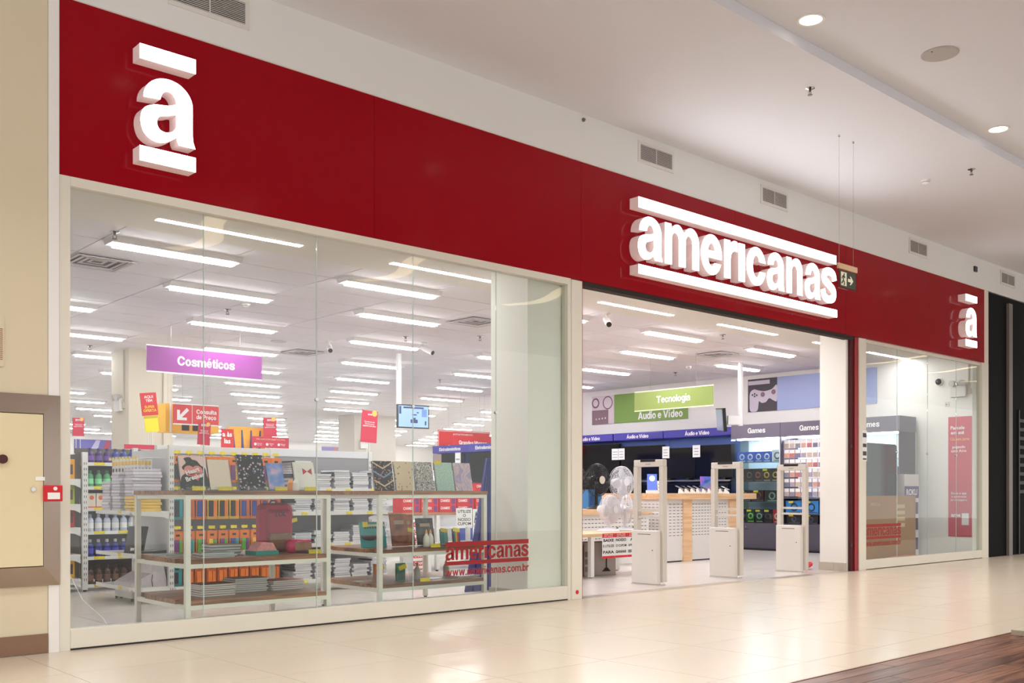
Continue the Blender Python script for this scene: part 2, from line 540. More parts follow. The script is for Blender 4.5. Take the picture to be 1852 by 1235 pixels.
# ================================================================== LETTERS
def arc(cx, cy, rx, ry, a0, a1, n=18):
    return [(cx + rx * math.cos(math.radians(a0 + (a1 - a0) * i / n)), cy + ry * math.sin(math.radians(a0 + (a1 - a0) * i / n))) for i in range(n + 1)]
def smooth(pts, closed=True, k=6):
    out = []
    n = len(pts)
    rng = range(n) if closed else range(n - 1)
    for i in rng:
        if closed:
            p = [pts[(i + j) % n] for j in (-1, 0, 1, 2)]
        else:
            p = [pts[max(0, min(n - 1, i + j))] for j in (-1, 0, 1, 2)]
        for q in range(k):
            t = q / k
            out.append(tuple(0.5 * (2 * p[1][d] + (p[2][d] - p[0][d]) * t + (2 * p[0][d] - 5 * p[1][d] + 4 * p[2][d] - p[3][d]) * t * t + (3 * p[1][d] - p[0][d] - 3 * p[2][d] + p[3][d]) * t ** 3) for d in (0, 1)))
    if not closed:
        out.append(tuple(pts[-1]))
    return out
def stroke(pts, wid):
    c = smooth(pts, False, 8)
    L, Rr = [], []
    n = len(c)
    for i, p in enumerate(c):
        a, b = c[max(0, i - 1)], c[min(n - 1, i + 1)]
        dx, dy = b[0] - a[0], b[1] - a[1]
        l = math.hypot(dx, dy) or 1
        u = i / 8.0
        k = min(int(u), len(wid) - 2)
        w = wid[k] + (wid[k + 1] - wid[k]) * (u - k)
        L.append((p[0] - dy / l * w, p[1] + dx / l * w))
        Rr.append((p[0] + dy / l * w, p[1] - dx / l * w))
    return L + Rr[::-1]
# each glyph: list of (outline, [holes]); x-height 1
hook = arc(.43, .655, .385, .365, 182, 0) + [(.815, .2), (.825, .1), (.86, 0), (.595, 0), (.57, .06), (.56, .14), (.555, .62)] + arc(.43, .655, .125, .17, 0, 176, 10)
bowl = smooth([(.60, .64), (.42, .595), (.2, .555), (.05, .46), (.0, .28), (.05, .08), (.19, -.02), (.34, -.02), (.49, .06), (.62, .2), (.66, .42)])
eye = smooth([(.555, .47), (.43, .435), (.29, .385), (.25, .285), (.29, .185), (.39, .155), (.49, .195), (.552, .29)])
G = {
    'a': [(hook, []), (bowl, [eye])],
    'c': [(arc(.43, .5, .43, .52, 15, 346, 36) + arc(.43, .5, .165, .30, 335, 27, 30), [])],
    'e': [(arc(.43, .5, .43, .52, -8.8, 337, 40) + arc(.43, .5, .165, .30, 318, 195.5, 18), [arc(.43, .5, .165, .30, 19.5, 160.5, 18)])],
    'n': [([(0, 0), (0, 1), (.25, 1), (.25, .86)] + arc(.53, .64, .31, .38, 148, 0) + [(.84, 0), (.576, 0)] + arc(.42, .6, .155, .2, 0, 180, 12) + [(.265, 0)], [])],
    'm': [([(0, 0), (0, 1), (.25, 1), (.25, .88)] + arc(.5, .68, .27, .34, 142, 38, 10) + [(.76, .86)] + arc(1.06, .66, .32, .36, 142, 0) + [(1.38, 0), (1.115, 0), (1.115, .62)] + arc(.97, .62, .147, .19, 0, 180, 12) + [(.823, 0), (.557, 0), (.557, .62)] + arc(.41, .62, .147, .19, 0, 180, 12) + [(.263, 0)], [])],
    'r': [([(0, 0), (0, 1), (.25, 1), (.25, .84), (.31, .95), (.4, 1.01), (.5, 1.02), (.57, 1.0), (.57, .745), (.47, .755), (.36, .72), (.29, .63), (.265, .5), (.265, 0)], [])],
    'i': [([(0, 0), (0, 1), (.265, 1), (.265, 0)], [])],
    's': [(stroke([(.76, .67), (.69, .85), (.43, .915), (.17, .83), (.15, .66), (.42, .52), (.70, .37), (.69, .17), (.42, .085), (.15, .16), (.075, .35)], [.125, .12, .11, .125, .13, .125, .13, .125, .11, .12, .125]), [])],
}

# more letters of the same grotesque, for printed signs
def off(polys, dx, dy=0.0):
    return [([(p[0] + dx, p[1] + dy) for p in o], [[(p[0] + dx, p[1] + dy) for p in h] for h in hs]) for o, hs in polys]
def rect(x0, y0, x1, y1):
    return ([(x0, y0), (x0, y1), (x1, y1), (x1, y0)], [])
def ring(cx, cy, rx, ry, ix, iy):
    return (arc(cx, cy, rx, ry, 0, 350, 35), [arc(cx, cy, ix, iy, 0, 350, 35)])
ACU = ([(0, 1.13), (.17, 1.13), (.4, 1.42), (.12, 1.42)], [])
G['o'] = [ring(.44, .5, .44, .52, .17, .30)]
G['I'] = G['i']
G['j'] = [rect(0, 0, .265, 1), rect(0, 1.14, .265, 1.38)]          # dotted i
G['é'] = G['e'] + off([ACU], .26)
G['í'] = G['i'] + off([ACU], -.02)
G['ç'] = G['c'] + [([(.36, .02), (.5, .02), (.46, -.1), (.58, -.18), (.52, -.34), (.28, -.36), (.26, -.26), (.42, -.24), (.38, -.14), (.3, -.12)], [])]
G['l'] = [rect(0, 0, .265, 1.38)]
G['t'] = [rect(.14, .2, .40, 1.28), rect(0, .8, .56, 1.0), ([(.14, .26), (.16, .08), (.25, .0), (.4, -.015), (.55, .0), (.55, .2), (.46, .2), (.40, .26)], [])]
G['u'] = [([(.84 - p[0], 1 - p[1]) for p in G['n'][0][0]], [])]
G['d'] = [ring(.41, .5, .41, .52, .16, .30), rect(.60, 0, .86, 1.38)]
G['b'] = [ring(.46, .5, .41, .52, .16, .30), rect(0, 0, .26, 1.38)]
G['g'] = [ring(.41, .51, .41, .51, .16, .29), rect(.60, .0, .86, 1.0), (stroke([(.73, .05), (.69, -.17), (.45, -.285), (.12, -.2)], [.13, .12, .105, .11]), [])]
G['C'] = [(arc(.62, .69, .62, .71, 20, 340, 40) + arc(.62, .69, .33, .46, 334, 26, 34), [])]
G['G'] = G['C'] + [rect(.68, .54, 1.24, .77), rect(1.0, 0, 1.24, .7)]
G['T'] = [rect(0, 1.13, 1.1, 1.38), rect(.41, 0, .69, 1.2)]
G['P'] = [rect(0, 0, .28, 1.38), ([(.1, .5), (.6, .5)] + arc(.6, .94, .44, .44, -90, 90, 14) + [(.1, 1.38)], [[(.28, .75), (.57, .75)] + arc(.57, .945, .19, .195, -90, 90, 10) + [(.28, 1.14)]])]
G['V'] = [([(0, 1.38), (.3, 1.38), (.6, .36), (.9, 1.38), (1.2, 1.38), (.75, 0), (.45, 0)], [])]
G['A'] = [([(0, 0), (.28, 0), (.37, .3), (.83, .3), (.92, 0), (1.2, 0), (.76, 1.38), (.44, 1.38)], [[(.44, .52), (.76, .52), (.6, 1.05)]])]
G['Á'] = G['A'] + [([(.5, 1.48), (.66, 1.48), (.86, 1.72), (.6, 1.72)], [])]
G['M'] = [([(0, 0), (0, 1.38), (.38, 1.38), (.68, .5), (.98, 1.38), (1.36, 1.38), (1.36, 0), (1.1, 0), (1.1, 1.0), (.79, 0), (.57, 0), (.26, 1.0), (.26, 0)], [])]
G['E'] = [([(0, 0), (0, 1.38), (.98, 1.38), (.98, 1.14), (.28, 1.14), (.28, .82), (.9, .82), (.9, .58), (.28, .58), (.28, .25), (1.0, .25), (1.0, 0)], [])]
G['w'] = [([(0, 1), (.28, 1), (.42, .36), (.56, 1), (.8, 1), (.94, .36), (1.08, 1), (1.36, 1), (1.08, 0), (.82, 0), (.68, .6), (.54, 0), (.28, 0)], [])]
G['.'] = [rect(0, 0, .26, .26)]
HT = {}
def htext(s, m, parent, loc, rot=FS, w=1.0, name='lettering', h=None, sp=1.75):
    """flat sign print in the bold grotesque, centred on loc"""
    k = (s, w, h)
    if k not in HT:
        cu = bpy.data.curves.new('h', 'CURVE')
        bmx = bmesh.new()
        for li, line in enumerate(s.split('\n')):
            x = 0.0
            for ch in line:
                if ch == ' ':
                    x += .36
                    continue
                key = 'j' if ch == 'i' else ch
                gx = [p[0] for o, hs in G[key] for p in o]
                for pi_, (o, hs) in enumerate(off(G[key], x - min(gx), -li * sp)):
                    c2 = bpy.data.curves.new('h2', 'CURVE')
                    c2.dimensions = '2D'
                    c2.fill_mode = 'BOTH'
                    for poly in [o] + hs:
                        q_ = c2.splines.new('POLY')
                        q_.points.add(len(poly) - 1)
                        for q, p in zip(q_.points, poly):
                            q.co = (p[0], p[1], 0, 1)
                        q_.use_cyclic_u = True
                    ob = bpy.data.objects.new('h2', c2)
                    me = ob.to_mesh()
                    for v in me.vertices:
                        v.co.z = pi_ * 0.0004
                    bmx.from_mesh(me)
                    ob.to_mesh_clear()
                    bpy.data.objects.remove(ob)
                    bpy.data.curves.remove(c2)
                x += max(gx) - min(gx) + .085
        bpy.data.curves.remove(cu)
        xs = [v.co.x for v in bmx.verts]; ys = [v.co.y for v in bmx.verts]
        sc = w / (max(xs) - min(xs))
        sy = h / (max(ys) - min(ys)) if h else sc
        mx, my = (max(xs) + min(xs)) / 2, (max(ys) + min(ys)) / 2
        for v in bmx.verts:
            v.co = ((v.co.x - mx) * sc, (v.co.y - my) * sy, 0.0008 + v.co.z)
        me = bpy.data.meshes.new(name)
        bmx.to_mesh(me)
        bmx.free()
        HT[k] = me
    return put(name, HT[k], m, parent, loc, rot)
def glyph(ch, w, h, depth, name):
    """solid letter, x 0..w, z 0..h, front at y=0, back at y=depth"""
    pts = [p for o, hs in G[ch] for p in o]
    x0, x1 = min(p[0] for p in pts), max(p[0] for p in pts)
    out = bmesh.new()
    for o, hs in G[ch]:
        cu = bpy.data.curves.new('g', 'CURVE')
        cu.dimensions = '2D'
        cu.fill_mode = 'BOTH'
        cu.extrude = depth / 2
        for poly in [o] + hs:
            sp = cu.splines.new('POLY')
            sp.points.add(len(poly) - 1)
            for q, p in zip(sp.points, poly):
                q.co = ((p[0] - x0) / (x1 - x0) * w, p[1] * h, 0, 1)
            sp.use_cyclic_u = True
        ob = bpy.data.objects.new('g', cu)
        C.objects.link(ob)
        me = bpy.data.meshes.new_from_object(ob.evaluated_get(bpy.context.evaluated_depsgraph_get()))
        bpy.data.objects.remove(ob)
        bpy.data.curves.remove(cu)
        for v in me.vertices:
            v.co = (v.co.x, depth / 2 - v.co.z, v.co.y)
        out.from_mesh(me)
        bpy.data.meshes.remove(me)
    me = bpy.data.meshes.new(name)
    out.to_mesh(me)
    out.free()
    return me
FACE = mat('backlit_sign_face', (255, 255, 255), 0.5, e=5.0, ec=(250, 252, 255))
SIDE = mat('sign_return', (238, 222, 218), 0.5, e=0.1, ec=(255, 226, 222))
DEP = 0.1285
def sign_letter(ch, x, z, w, h, label, group):
    o = put('sign_letter', glyph(ch, w, h, DEP - 0.004, 'letter_return'), SIDE, None, (x, -0.128 + 0.004, z), label=label, cat='sign letter', group=group)
    put('lit_face', glyph(ch, w, h, 0.004, 'lit_face'), FACE, o, (0, -0.0042, 0))
    return o
def sign_bar(x0, x1, z0, z1, label, group):
    o = bx('sign_bar', SIDE, 0, 0, 0, x1 - x0, DEP - 0.004, z1 - z0, loc=(x0, -0.128 + 0.004, z0), label=label, cat='sign bar', group=group)
    bx('lit_face', FACE, 0.0, -0.0042, 0.0, x1 - x0, -0.0002, z1 - z0, o)
    return o
# word over the entrance
ext = [(8.338, 8.751), (8.795, 9.406), (9.452, 9.847), (9.901, 10.159), (10.19, 10.31), (10.355, 10.752), (10.788, 11.175), (11.224, 11.593), (11.654, 12.03), (12.046, 12.437)]
names = ['first of four lit letters a, leftmost in the word over the entrance', 'lit letter m in the word over the entrance', 'lit letter e in the word over the entrance', 'lit letter r in the word over the entrance',
         'narrow lit letter i without a dot, over the entrance', 'lit letter c in the word over the entrance', 'lit letter a between c and n over the entrance', 'lit letter n in the word over the entrance',
         'lit letter a between n and s over the entrance', 'lit letter s ending the word over the entrance']
names[0] = 'lit letter a starting the long word over the entrance'
for ch, (a, b), l in zip('americanas', ext, names):
    sign_letter(ch, a, 3.668, b - a, 0.455, 'white ' + l, 'letters of the entrance sign')
sign_bar(8.345, 12.43, 4.205, 4.32, 'long white lit bar above the sign letters over the entrance', 'bars of the entrance sign')
sign_bar(8.345, 12.45, 3.487, 3.588, 'long white lit bar below the sign letters over the entrance', 'bars of the entrance sign')
for x0, x1, nm in ((2.877, 3.3, 'at the left end of the red fascia'), (16.44, 16.86, 'at the right end of the red fascia')):
    sign_letter('a', x0 + 0.006, 3.672, x1 - x0 - 0.008, 0.455, 'lone white lit letter a ' + nm, 'fascia end logos')
    sign_bar(x0, x1, 4.235, 4.342, 'short white lit bar above the lone letter ' + nm, 'fascia end logos')
    sign_bar(x0, x1, 3.5, 3.608, 'short white lit bar below the lone letter ' + nm, 'fascia end logos')
# red film lettering on the glass
def decal(x0, x1, z0, full, par, cut=0):
    root = bx('window_decal', DECAL, x0, 0.0375, z0 + 0.272, x1, 0.0405, z0 + 0.316, None, label=full, cat='window decal')
    bx('decal_bar', DECAL, x0, 0.0375, z0 + 0.098, x1, 0.0405, z0 + 0.135, root)
    W_ = ext[-1][1] - ext[0][0]
    s_ = (x1 - x0) / W_
    for ch, (a, b) in zip('americanas', ext):
        xa, xb = x0 + (a - ext[0][0]) * s_, x0 + (b - ext[0][0]) * s_
        put('decal_letter', glyph(ch, xb - xa, 0.115, 0.0015, 'decal_letter'), DECAL, root, (xa, 0.0375, z0 + 0.147))
    htext('www.americanas.com.br', DECAL, root, ((x0 + x1) / 2, 0.038, z0 + 0.036), FS, w=(x1 - x0))
decal(5.812, 6.865, 0.329, 'red shop name and web address on glass of the large window', None)
decal(13.456, 14.58, 0.334, 'red shop name and web address on glass of the small window', None)

# ================================================================== MALL FITTINGS
def vent(x0, x1, z0, z1, label):
    v = thing('air_vent', label, 'air vent', (x0, 0.0, z0), group='air vents above the fascia')
    w, h = x1 - x0, z1 - z0
    m_ = mat('vent_frame', (222, 220, 214), 0.5)
    b_ = 0.035
    MB().box(0, -0.012, 0, w, 0, b_).box(0, -0.012, h - b_, w, 0, h).box(0, -0.012, b_, b_, 0, h - b_).box(w - b_, -0.012, b_, w, 0, h - b_).build('frame', m_, v)
    bx('backing', mat('vent_dark', (24, 22, 20), 0.9), b_, -0.004, b_, w - b_, -0.001, h - b_, v)
    n = 12
    for k in range(n):
        z = b_ + (h - 2 * b_) * (k + 0.5) / n
        MB().box(b_, -0.011, -0.0022, w - b_, -0.004, 0.0022).build('slat', m_, v, (0, 0, z), (0.0, 0, 0))
    bx('mid_bar', m_, w / 2 - 0.004, -0.0115, b_, w / 2 + 0.004, -0.0035, h - b_, v)
for x0, x1, l in ((3.14, 3.80, 'white slatted air vent at top left above the single letter'), (8.48, 9.1, 'white slatted air vent above the start of the entrance sign'),
                  (10.83, 11.44, 'white slatted air vent above the middle of the entrance sign'), (14.75, 15.36, 'white slatted air vent above the red fascia right of the exit sign'),
                  (18.1, 18.73, 'white slatted air vent above the black shopfront, rightmost')):
    vent(x0, x1, 4.755, 4.995, l)
# fire hose cabinet on the left wall
hc = thing('fire_hose_cabinet', 'cream fire hose cabinet with mitred steel frame on the cream wall', 'cabinet', (1.0, 0.001, 0.466))
H_, W_ = 1.31, 1.366
i_ = 0.137
def quad(pts, nm, par, m_, t=0.01):
    b = MB()
    A = [b.bm.verts.new(p) for p in pts]
    B_ = [b.bm.verts.new((p[0], 0.0, p[2])) for p in pts]
    b.bm.faces.new(A); b.bm.faces.new(B_[::-1])
    for k in range(4):
        b.bm.faces.new((A[k], B_[k], B_[(k + 1) % 4], A[(k + 1) % 4]))
    return b.build(nm, m_, par)
O_ = [(0, -.012, 0), (W_, -.012, 0), (W_, -.012, H_), (0, -.012, H_)]
I_ = [(i_, -.10, i_), (W_ - i_, -.10, i_), (W_ - i_, -.10, H_ - i_), (i_, -.10, H_ - i_)]
FST = mat('satin_steel_frame', (168, 152, 138), 0.22, m=0.9, var=0.04, vs=30)
for k in range(4):
    quad([O_[k], O_[(k + 1) % 4], I_[(k + 1) % 4], I_[k]], 'frame_side', hc, FST)
dr = bx('door', mat('cream_cabinet_door', (226, 212, 174), 0.5), i_ + .006, -0.108, i_ + .006, W_ - i_ - .006, 0, H_ - i_ - .006, hc)
MB().cyl((W_ - i_ - 0.07, -0.109, 0.66), (W_ - i_ - 0.07, -0.118, 0.66), 0.014).build('lock', CHROME, dr)
bx('sticker', PAPER, W_ - i_ - 0.055, -0.112, 0.72, W_ - i_ + 0.005, -0.109, 0.745, dr)
MB().cyl((W_ - i_ - 0.262, -0.109, 0.86), (W_ - i_ - 0.262, -0.13, 0.86), 0.03).build('door_knob', mat('dark_knob', (70, 20, 18), 0.4), dr)
cp_ = bx('fire_call_point', mat('red_call_point', (205, 16, 36), 0.35), 2.222, -0.13, 1.045, 2.345, -0.085, 1.155, bev=0.006, label='small red fire alarm call point on the steel frame', cat='alarm')
bx('label_plate', PAPER, 2.245, -0.133, 1.06, 2.325, -0.1302, 1.105, cp_)
MB().cyl((2.295, -0.1302, 1.132), (2.295, -0.134, 1.132), 0.013).build('logo_disc', PAPER, cp_)
gv = thing('louvre_plate', 'pale wall louvre with reddish slots cut off by left edge', 'louvre', (1.75, 0.001, 1.95))
bx('plate', CREAM, 0, -0.008, 0, 0.257, 0, 0.33, gv)
for k in range(16):
    bx('slot', mat('louvre_slot', (150, 96, 80), 0.7), 0.02, -0.010, 0.045 + k * 0.0135, 0.247, -0.0085, 0.05 + k * 0.0135, gv)
# ceiling fittings
def downlight(x, y, label):
    d = thing('downlight', label, 'downlight', (x, y, ZM + 0.1), group='mall ceiling downlights')
    MB().lathe([(0.118, -0.001), (0.118, -0.007), (0.096, -0.007), (0.096, -0.001)], 28).build('ring', WHITE, d)
    MB().lathe([(0.095, -0.005), (0.05, -0.002)], 24).build('reflector', mat('downlight_lens', (255, 250, 240), 0.3, e=4.0, ec=(255, 244, 226)), d)
    L = bpy.data.lights.new('downlight_lamp', 'AREA')
    L.shape = 'DISK'
    L.size = 0.18
    L.energy = MALL_WATT
    L.color = (1.0, 0.985, 0.96)
    L.spread = math.radians(115)
    lo = bpy.data.objects.new('lamp', L)
    C.objects.link(lo)
    lo.parent = d
    lo.location = (0, 0, -0.02)
for i in range(8):  # only two of these are in view, the rest added to light the mall
    x = 0.0 + i * 3.86
    lab = {2: 'round recessed downlight in the mall ceiling left of the speaker disc', 3: 'round recessed downlight in the mall ceiling near the right edge'}.get(i, 'round recessed downlight in the row along the mall walkway ceiling')
    downlight(x - 0.03 if i != 3 else 11.55, -2.62, lab)
for i in range(6):  # whole row is out of view, added for mall light
    downlight(-1.0 + i * 3.86, -5.6, 'unseen recessed downlight added for light over the wooden walkway')
sp_ = thing('ceiling_speaker', 'flat round grey speaker disc in the mall ceiling', 'speaker', (9.17, -3.06, ZM + 0.1))
MB().lathe([(0.165, -0.001), (0.165, -0.006), (0.15, -0.012), (0.02, -0.012)], 32).build('grille', mat('speaker_grille', (178, 174, 170), 0.7), sp_)
MB().cyl((-0.12, 0.02, -0.014), (-0.12, 0.02, -0.011), 0.008).build('indicator', BLACK, sp_)
def sprinkler(x, y, z, label, group=None, m_=None):
    s = thing('sprinkler', label, 'sprinkler', (x, y, z), group=group)
    MB().lathe([(0.045, 0), (0.045, -0.004), (0.02, -0.014), (0.008, -0.016)], 18).build('escutcheon', CHROME, s)
    MB().cyl((0, 0, -0.012), (0, 0, -0.035), 0.014, 0.009, 10).tube([(-.016, 0, -.03), (-.016, 0, -.055), (0, 0, -.065), (.016, 0, -.055), (.016, 0, -.03)], 0.003).build('body', m_ or mat('sprinkler_brass', (92, 78, 74), 0.4, m=0.7), s)
    MB().cyl((0, 0, -0.066), (0, 0, -0.069), 0.024, n=16).build('deflector', m_ or mat('sprinkler_brass', (92, 78, 74), 0.4, m=0.7), s)
sprinkler(8.764, -1.96, ZM, 'dark metal sprinkler head on the mall soffit above the exit sign')
sprinkler(12.417, -1.95, ZM, 'dark metal sprinkler head on the mall soffit near the right edge')
def smoke(x, y, z, label, group=None):
    s = thing('smoke_detector', label, 'detector', (x, y, z), group=group)
    MB().lathe([(0.055, 0), (0.055, -0.014), (0.05, -0.016)], 24).build('base', WHITE, s)
    MB().lathe([(0.047, -0.016), (0.045, -0.035), (0.025, -0.048), (0.005, -0.05)], 24).build('dome', PAPER, s)
    MB().lathe([(0.0465, -0.026), (0.0468, -0.031)], 24).build('slot', GREYD, s)
smoke(12.42, -1.37, ZM, 'white round smoke detector on the mall soffit below the downlight')
ex = thing('exit_sign', 'hanging dark green exit sign with running figure and arrow', 'exit sign', (10.32, -1.48, 3.37))
bx('plate', glass('exit_acrylic', (226, 222, 210), 1.45), -0.2, -0.004, 0, 0.2, 0.004, 0.26, ex)
bx('panel', mat('dark_green_sign', (42, 52, 34), 0.5), -0.165, -0.007, 0.02, 0.168, -0.0042, 0.195, ex)
bx('header_rail', mat('tan_rail', (206, 172, 132), 0.5), -0.2, -0.012, 0.215, 0.2, 0.012, 0.275, ex)
GLOW = mat('pale_pictogram', (236, 232, 206), 0.5)
bx('door_pictogram', GLOW, -0.15, -0.0085, 0.035, -0.03, -0.0072, 0.185, ex)
r_ = MB()
r_.cyl((-0.085, -0.0098, 0.162), (-0.085, -0.0086, 0.162), 0.012, n=12)
for a, b in (((-.09, .15), (-.1, .095)), ((-.1, .095), (-.075, .07)), ((-.075, .07), (-.085, .04)), ((-.1, .095), (-.125, .065)), ((-.125, .065), (-.14, .06)), ((-.09, .145), (-.065, .125)), ((-.092, .145), (-.118, .135)), ((-.118, .135), (-.128, .11))):
    v = Vector((b[0] - a[0], 0, b[1] - a[1])); l = v.length
    n_ = Vector((-v.z, 0, v.x)).normalized() * 0.008
    q = [(a[0] + n_.x, a[1] + n_.z), (b[0] + n_.x, b[1] + n_.z), (b[0] - n_.x, b[1] - n_.z), (a[0] - n_.x, a[1] - n_.z)]
    r_.prism(q, -0.0098, -0.0086)
r_.build('running_figure', INK, ex)
MB().prism([(.0, .09), (.065, .09), (.04, .06), (.062, .06), (.115, .1075), (.062, .155), (.04, .155), (.065, .125), (0, .125)], -0.0086, -0.0072).build('arrow', GLOW, ex)
for x in (-0.175, 0.13):
    MB().cyl((x, 0, 0.27), (x, 0, ZM - 3.37), 0.0012, n=5).build('wire', STEEL, ex)
    MB().cyl((x, 0, ZM - 3.37 - 0.02), (x, 0, ZM - 3.37), 0.011, n=12).build('ceiling_cup', CHROME, ex)
bx('security_sensor', GREYD, 17.02, -0.03, 4.81, 17.12, -0.001, 4.9, label='small dark square sensor box on the bulkhead near the right vent', cat='sensor', bev=0.004)
MB().lathe([(0.02, 0), (0.02, -0.012), (0.008, -0.03)], 12).build('wall_plug', mat('plug_grey', (110, 106, 98), 0.6), None, (7.61, -0.001, 5.0), (-PI / 2, 0, 0), label='tiny grey round plug on the white bulkhead', cat='plug')
gb = thing('granite_kerb', 'speckled grey granite kerb corner on the wooden floor at right edge', 'kerb', (8.1, -4.47, 0))
bx('block', mat('speckled_granite', (170, 158, 140), 0.5, var=0.5, vs=120), 0, 0, 0.0, 1.8, 0.36, 0.045, gb, 0.004)

COVE = mat('warm_cove_light', (255, 238, 205), 0.5, e=3.2, ec=(255, 226, 180))
for k in range(16):
    x = -0.4 + k * 3.7
    cv = thing('light_cove', 'warm curved light cove in the mall ceiling over the walkway', 'light cove', (x, -7.6, ZM + 0.1), group='curved light coves of the mall ceiling')
    L_, R_ = [], []
    for q in range(13):
        t = q / 12
        yy = -1.2 + 2.4 * t
        xx = 0.28 * math.sin(t * PI * 1.5)
        L_.append((xx - .17, yy)); R_.append((xx + .17, yy))
    MB().prism(L_ + R_[::-1], -0.004, -0.001, 'xy').build('glowing_panel', COVE, cv)
    MB().tube([(p[0] - .015, p[1], -.008) for p in L_], 0.015, 6).tube([(p[0] + .015, p[1], -.008) for p in R_], 0.015, 6).build('edge_trim', WHITE, cv)

# ================================================================== STORE CEILING FITTINGS
DIFF = mat('fluorescent_diffuser', (255, 255, 255), 0.5, e=STORE_LIGHT, ec=(255, 252, 252))
fx0 = thing('ceiling_light', 'long white surface ceiling light on the tiled store ceiling', 'ceiling light', (0, 0, ZC), group='fluorescent lights on the store ceiling')
MB().prism([(-.125, 0), (.125, 0), (.09, -.05), (-.09, -.05)], 0.0, 1.3, 'yz').build('housing', mat('light_housing', (226, 222, 224), 0.5), fx0)
bx('diffuser', DIFF, 0.05, -0.05, -0.075, 1.25, 0.05, -0.0502, fx0)
rows = [(2.16, 3.50, 2.55), (3.70, 4.72, 2.56), (5.75, 3.36, 2.56), (7.93, 4.58, 2.57), (10.14, 3.30, 2.57), (12.36, 4.57, 2.56), (14.5, 3.2, 2.56), (16.7, 4.5, 2.56), (18.9, 3.2, 2.56), (21.1, 4.5, 2.56), (23.3, 3.2, 2.56), (25.5, 4.5, 2.56), (27.7, 3.2, 2.56), (29.9, 4.5, 2.56), (32.1, 3.2, 2.56)]
first = True
cnt = {}
ORD = 'first second third fourth fifth sixth seventh eighth ninth tenth eleventh twelfth thirteenth fourteenth fifteenth'.split()
for ri, (y, x0, dx) in enumerate(rows):
    k = 0
    while True:
        x = x0 + dx * k
        k += 1
        if x > (WR - 1.4 if y < 11 else 31.0):
            break
        vis = x + 1.3 > 2.3 + 0.30 * y and x < 2.0 + 1.0 * (y + 7.3) * 1.02
        if y < 11:
            vis = x + 1.3 > 2.0 + 0.25 * y
        if not vis or (16.8 - 1.3 < x < 18.3 and 18.1 < y < 19.4):
            continue
        if first:
            fx0.location = (x, y, ZC); first = False; o = fx0
        else:
            o = dup(fx0, (x, y, ZC))
        cnt[ri] = cnt.get(ri, 0) + 1
        o['label'] = 'long white ceiling light in the %s tiled row back from the shop glass' % ORD[ri]
        if ri < 4:
            o['label'] = 'long white ceiling light, %s from left in the %s row behind the shop glass' % (ORD[cnt[ri] - 1], ORD[ri])
        o['group'] = 'ceiling lights of the %s row' % ORD[ri]
r0 = thing('recessed_light', 'slim recessed strip light in the plaster ceiling just behind the shop glass', 'ceiling light', (3.565, 1.21, ZC - 0.004), group='recessed strip lights behind the glass')
bx('trim', WHITE, -0.01, -0.045, -0.003, 1.42, 0.045, 0.0, r0)
bx('diffuser', DIFF, 0.0, -0.035, -0.006, 1.41, 0.035, -0.0032, r0)
for x in (6.03, 9.17, 11.62, 14.1, 15.75):
    dup(r0, (x, 1.21, ZC - 0.004))
def diffuser(x, y, label, s=0.58):
    d = thing('air_diffuser', label, 'air diffuser', (x, y, ZC), group='square air diffusers in the store ceiling')
    for k in range(4):
        a = s / 2 * (1 - k * 0.24)
        b_ = a - 0.03
        z0 = -0.006 - 0.006 * (3 - k)
        MB().box(-a, -a, z0, a, -b_, z0 + .006).box(-a, b_, z0, a, a, z0 + .006).box(-a, -b_, z0, -b_, b_, z0 + .006).box(b_, -b_, z0, a, b_, z0 + .006).build('louvre', mat('diffuser_white', (206, 200, 202), 0.5), d)
    bx('core', mat('diffuser_core', (120, 114, 116), 0.8), -s / 2 + .03, -s / 2 + .03, -0.004, s / 2 - .03, s / 2 - .03, -0.001, d)
diffuser(3.77, 3.2, 'square air diffuser in the store ceiling at the left edge of window')
diffuser(8.95, 3.33, 'square air diffuser in the store ceiling beside the white pilaster')
diffuser(8.75, 7.6, 'square air diffuser in the store ceiling near the purple sign')
diffuser(14.1, 3.05, 'square air diffuser in the store ceiling inside the entrance')
for i, (x, y) in enumerate([(3.46, 1.9), (6.0, 4.8), (9.05, 5.1), (9.85, 4.3), (5.83, 9.25), (12.45, 1.75), (15.65, 5.2), (8.87, 9.4), (13.0, 9.3)]):
    sprinkler(x, y, ZC, ['small sprinkler head on the ceiling near the left window frame', 'small sprinkler head beside the smoke detector on the tiled ceiling', 'small sprinkler head near the security camera and hanging screen', 'small sprinkler head on the ceiling left of the white pilaster', 'small sprinkler head above the left store column',
                         'small sprinkler head in the entrance ceiling', 'small sprinkler head above the green hanging sign', 'small sprinkler head right of the purple sign', 'small sprinkler head above the red hanging sign'][i], 'sprinklers in the store', mat('sprinkler_store', (120, 112, 112), 0.4, m=0.6))
smoke(6.0, 4.3, ZC, 'smoke detector on the store ceiling above the purple sign', 'smoke detectors in the store')
smoke(15.1, 4.45, ZC, 'smoke detector on the store ceiling above the green sign', 'smoke detectors in the store')
MB().lathe([(0.12, 0), (0.12, -0.01), (0.02, -0.012)], 24).build('ceiling_speaker', mat('speaker_disc', (200, 194, 198), 0.7), None, (7.85, 6.8, ZC), label='pale round speaker disc in the tiled store ceiling', cat='speaker')
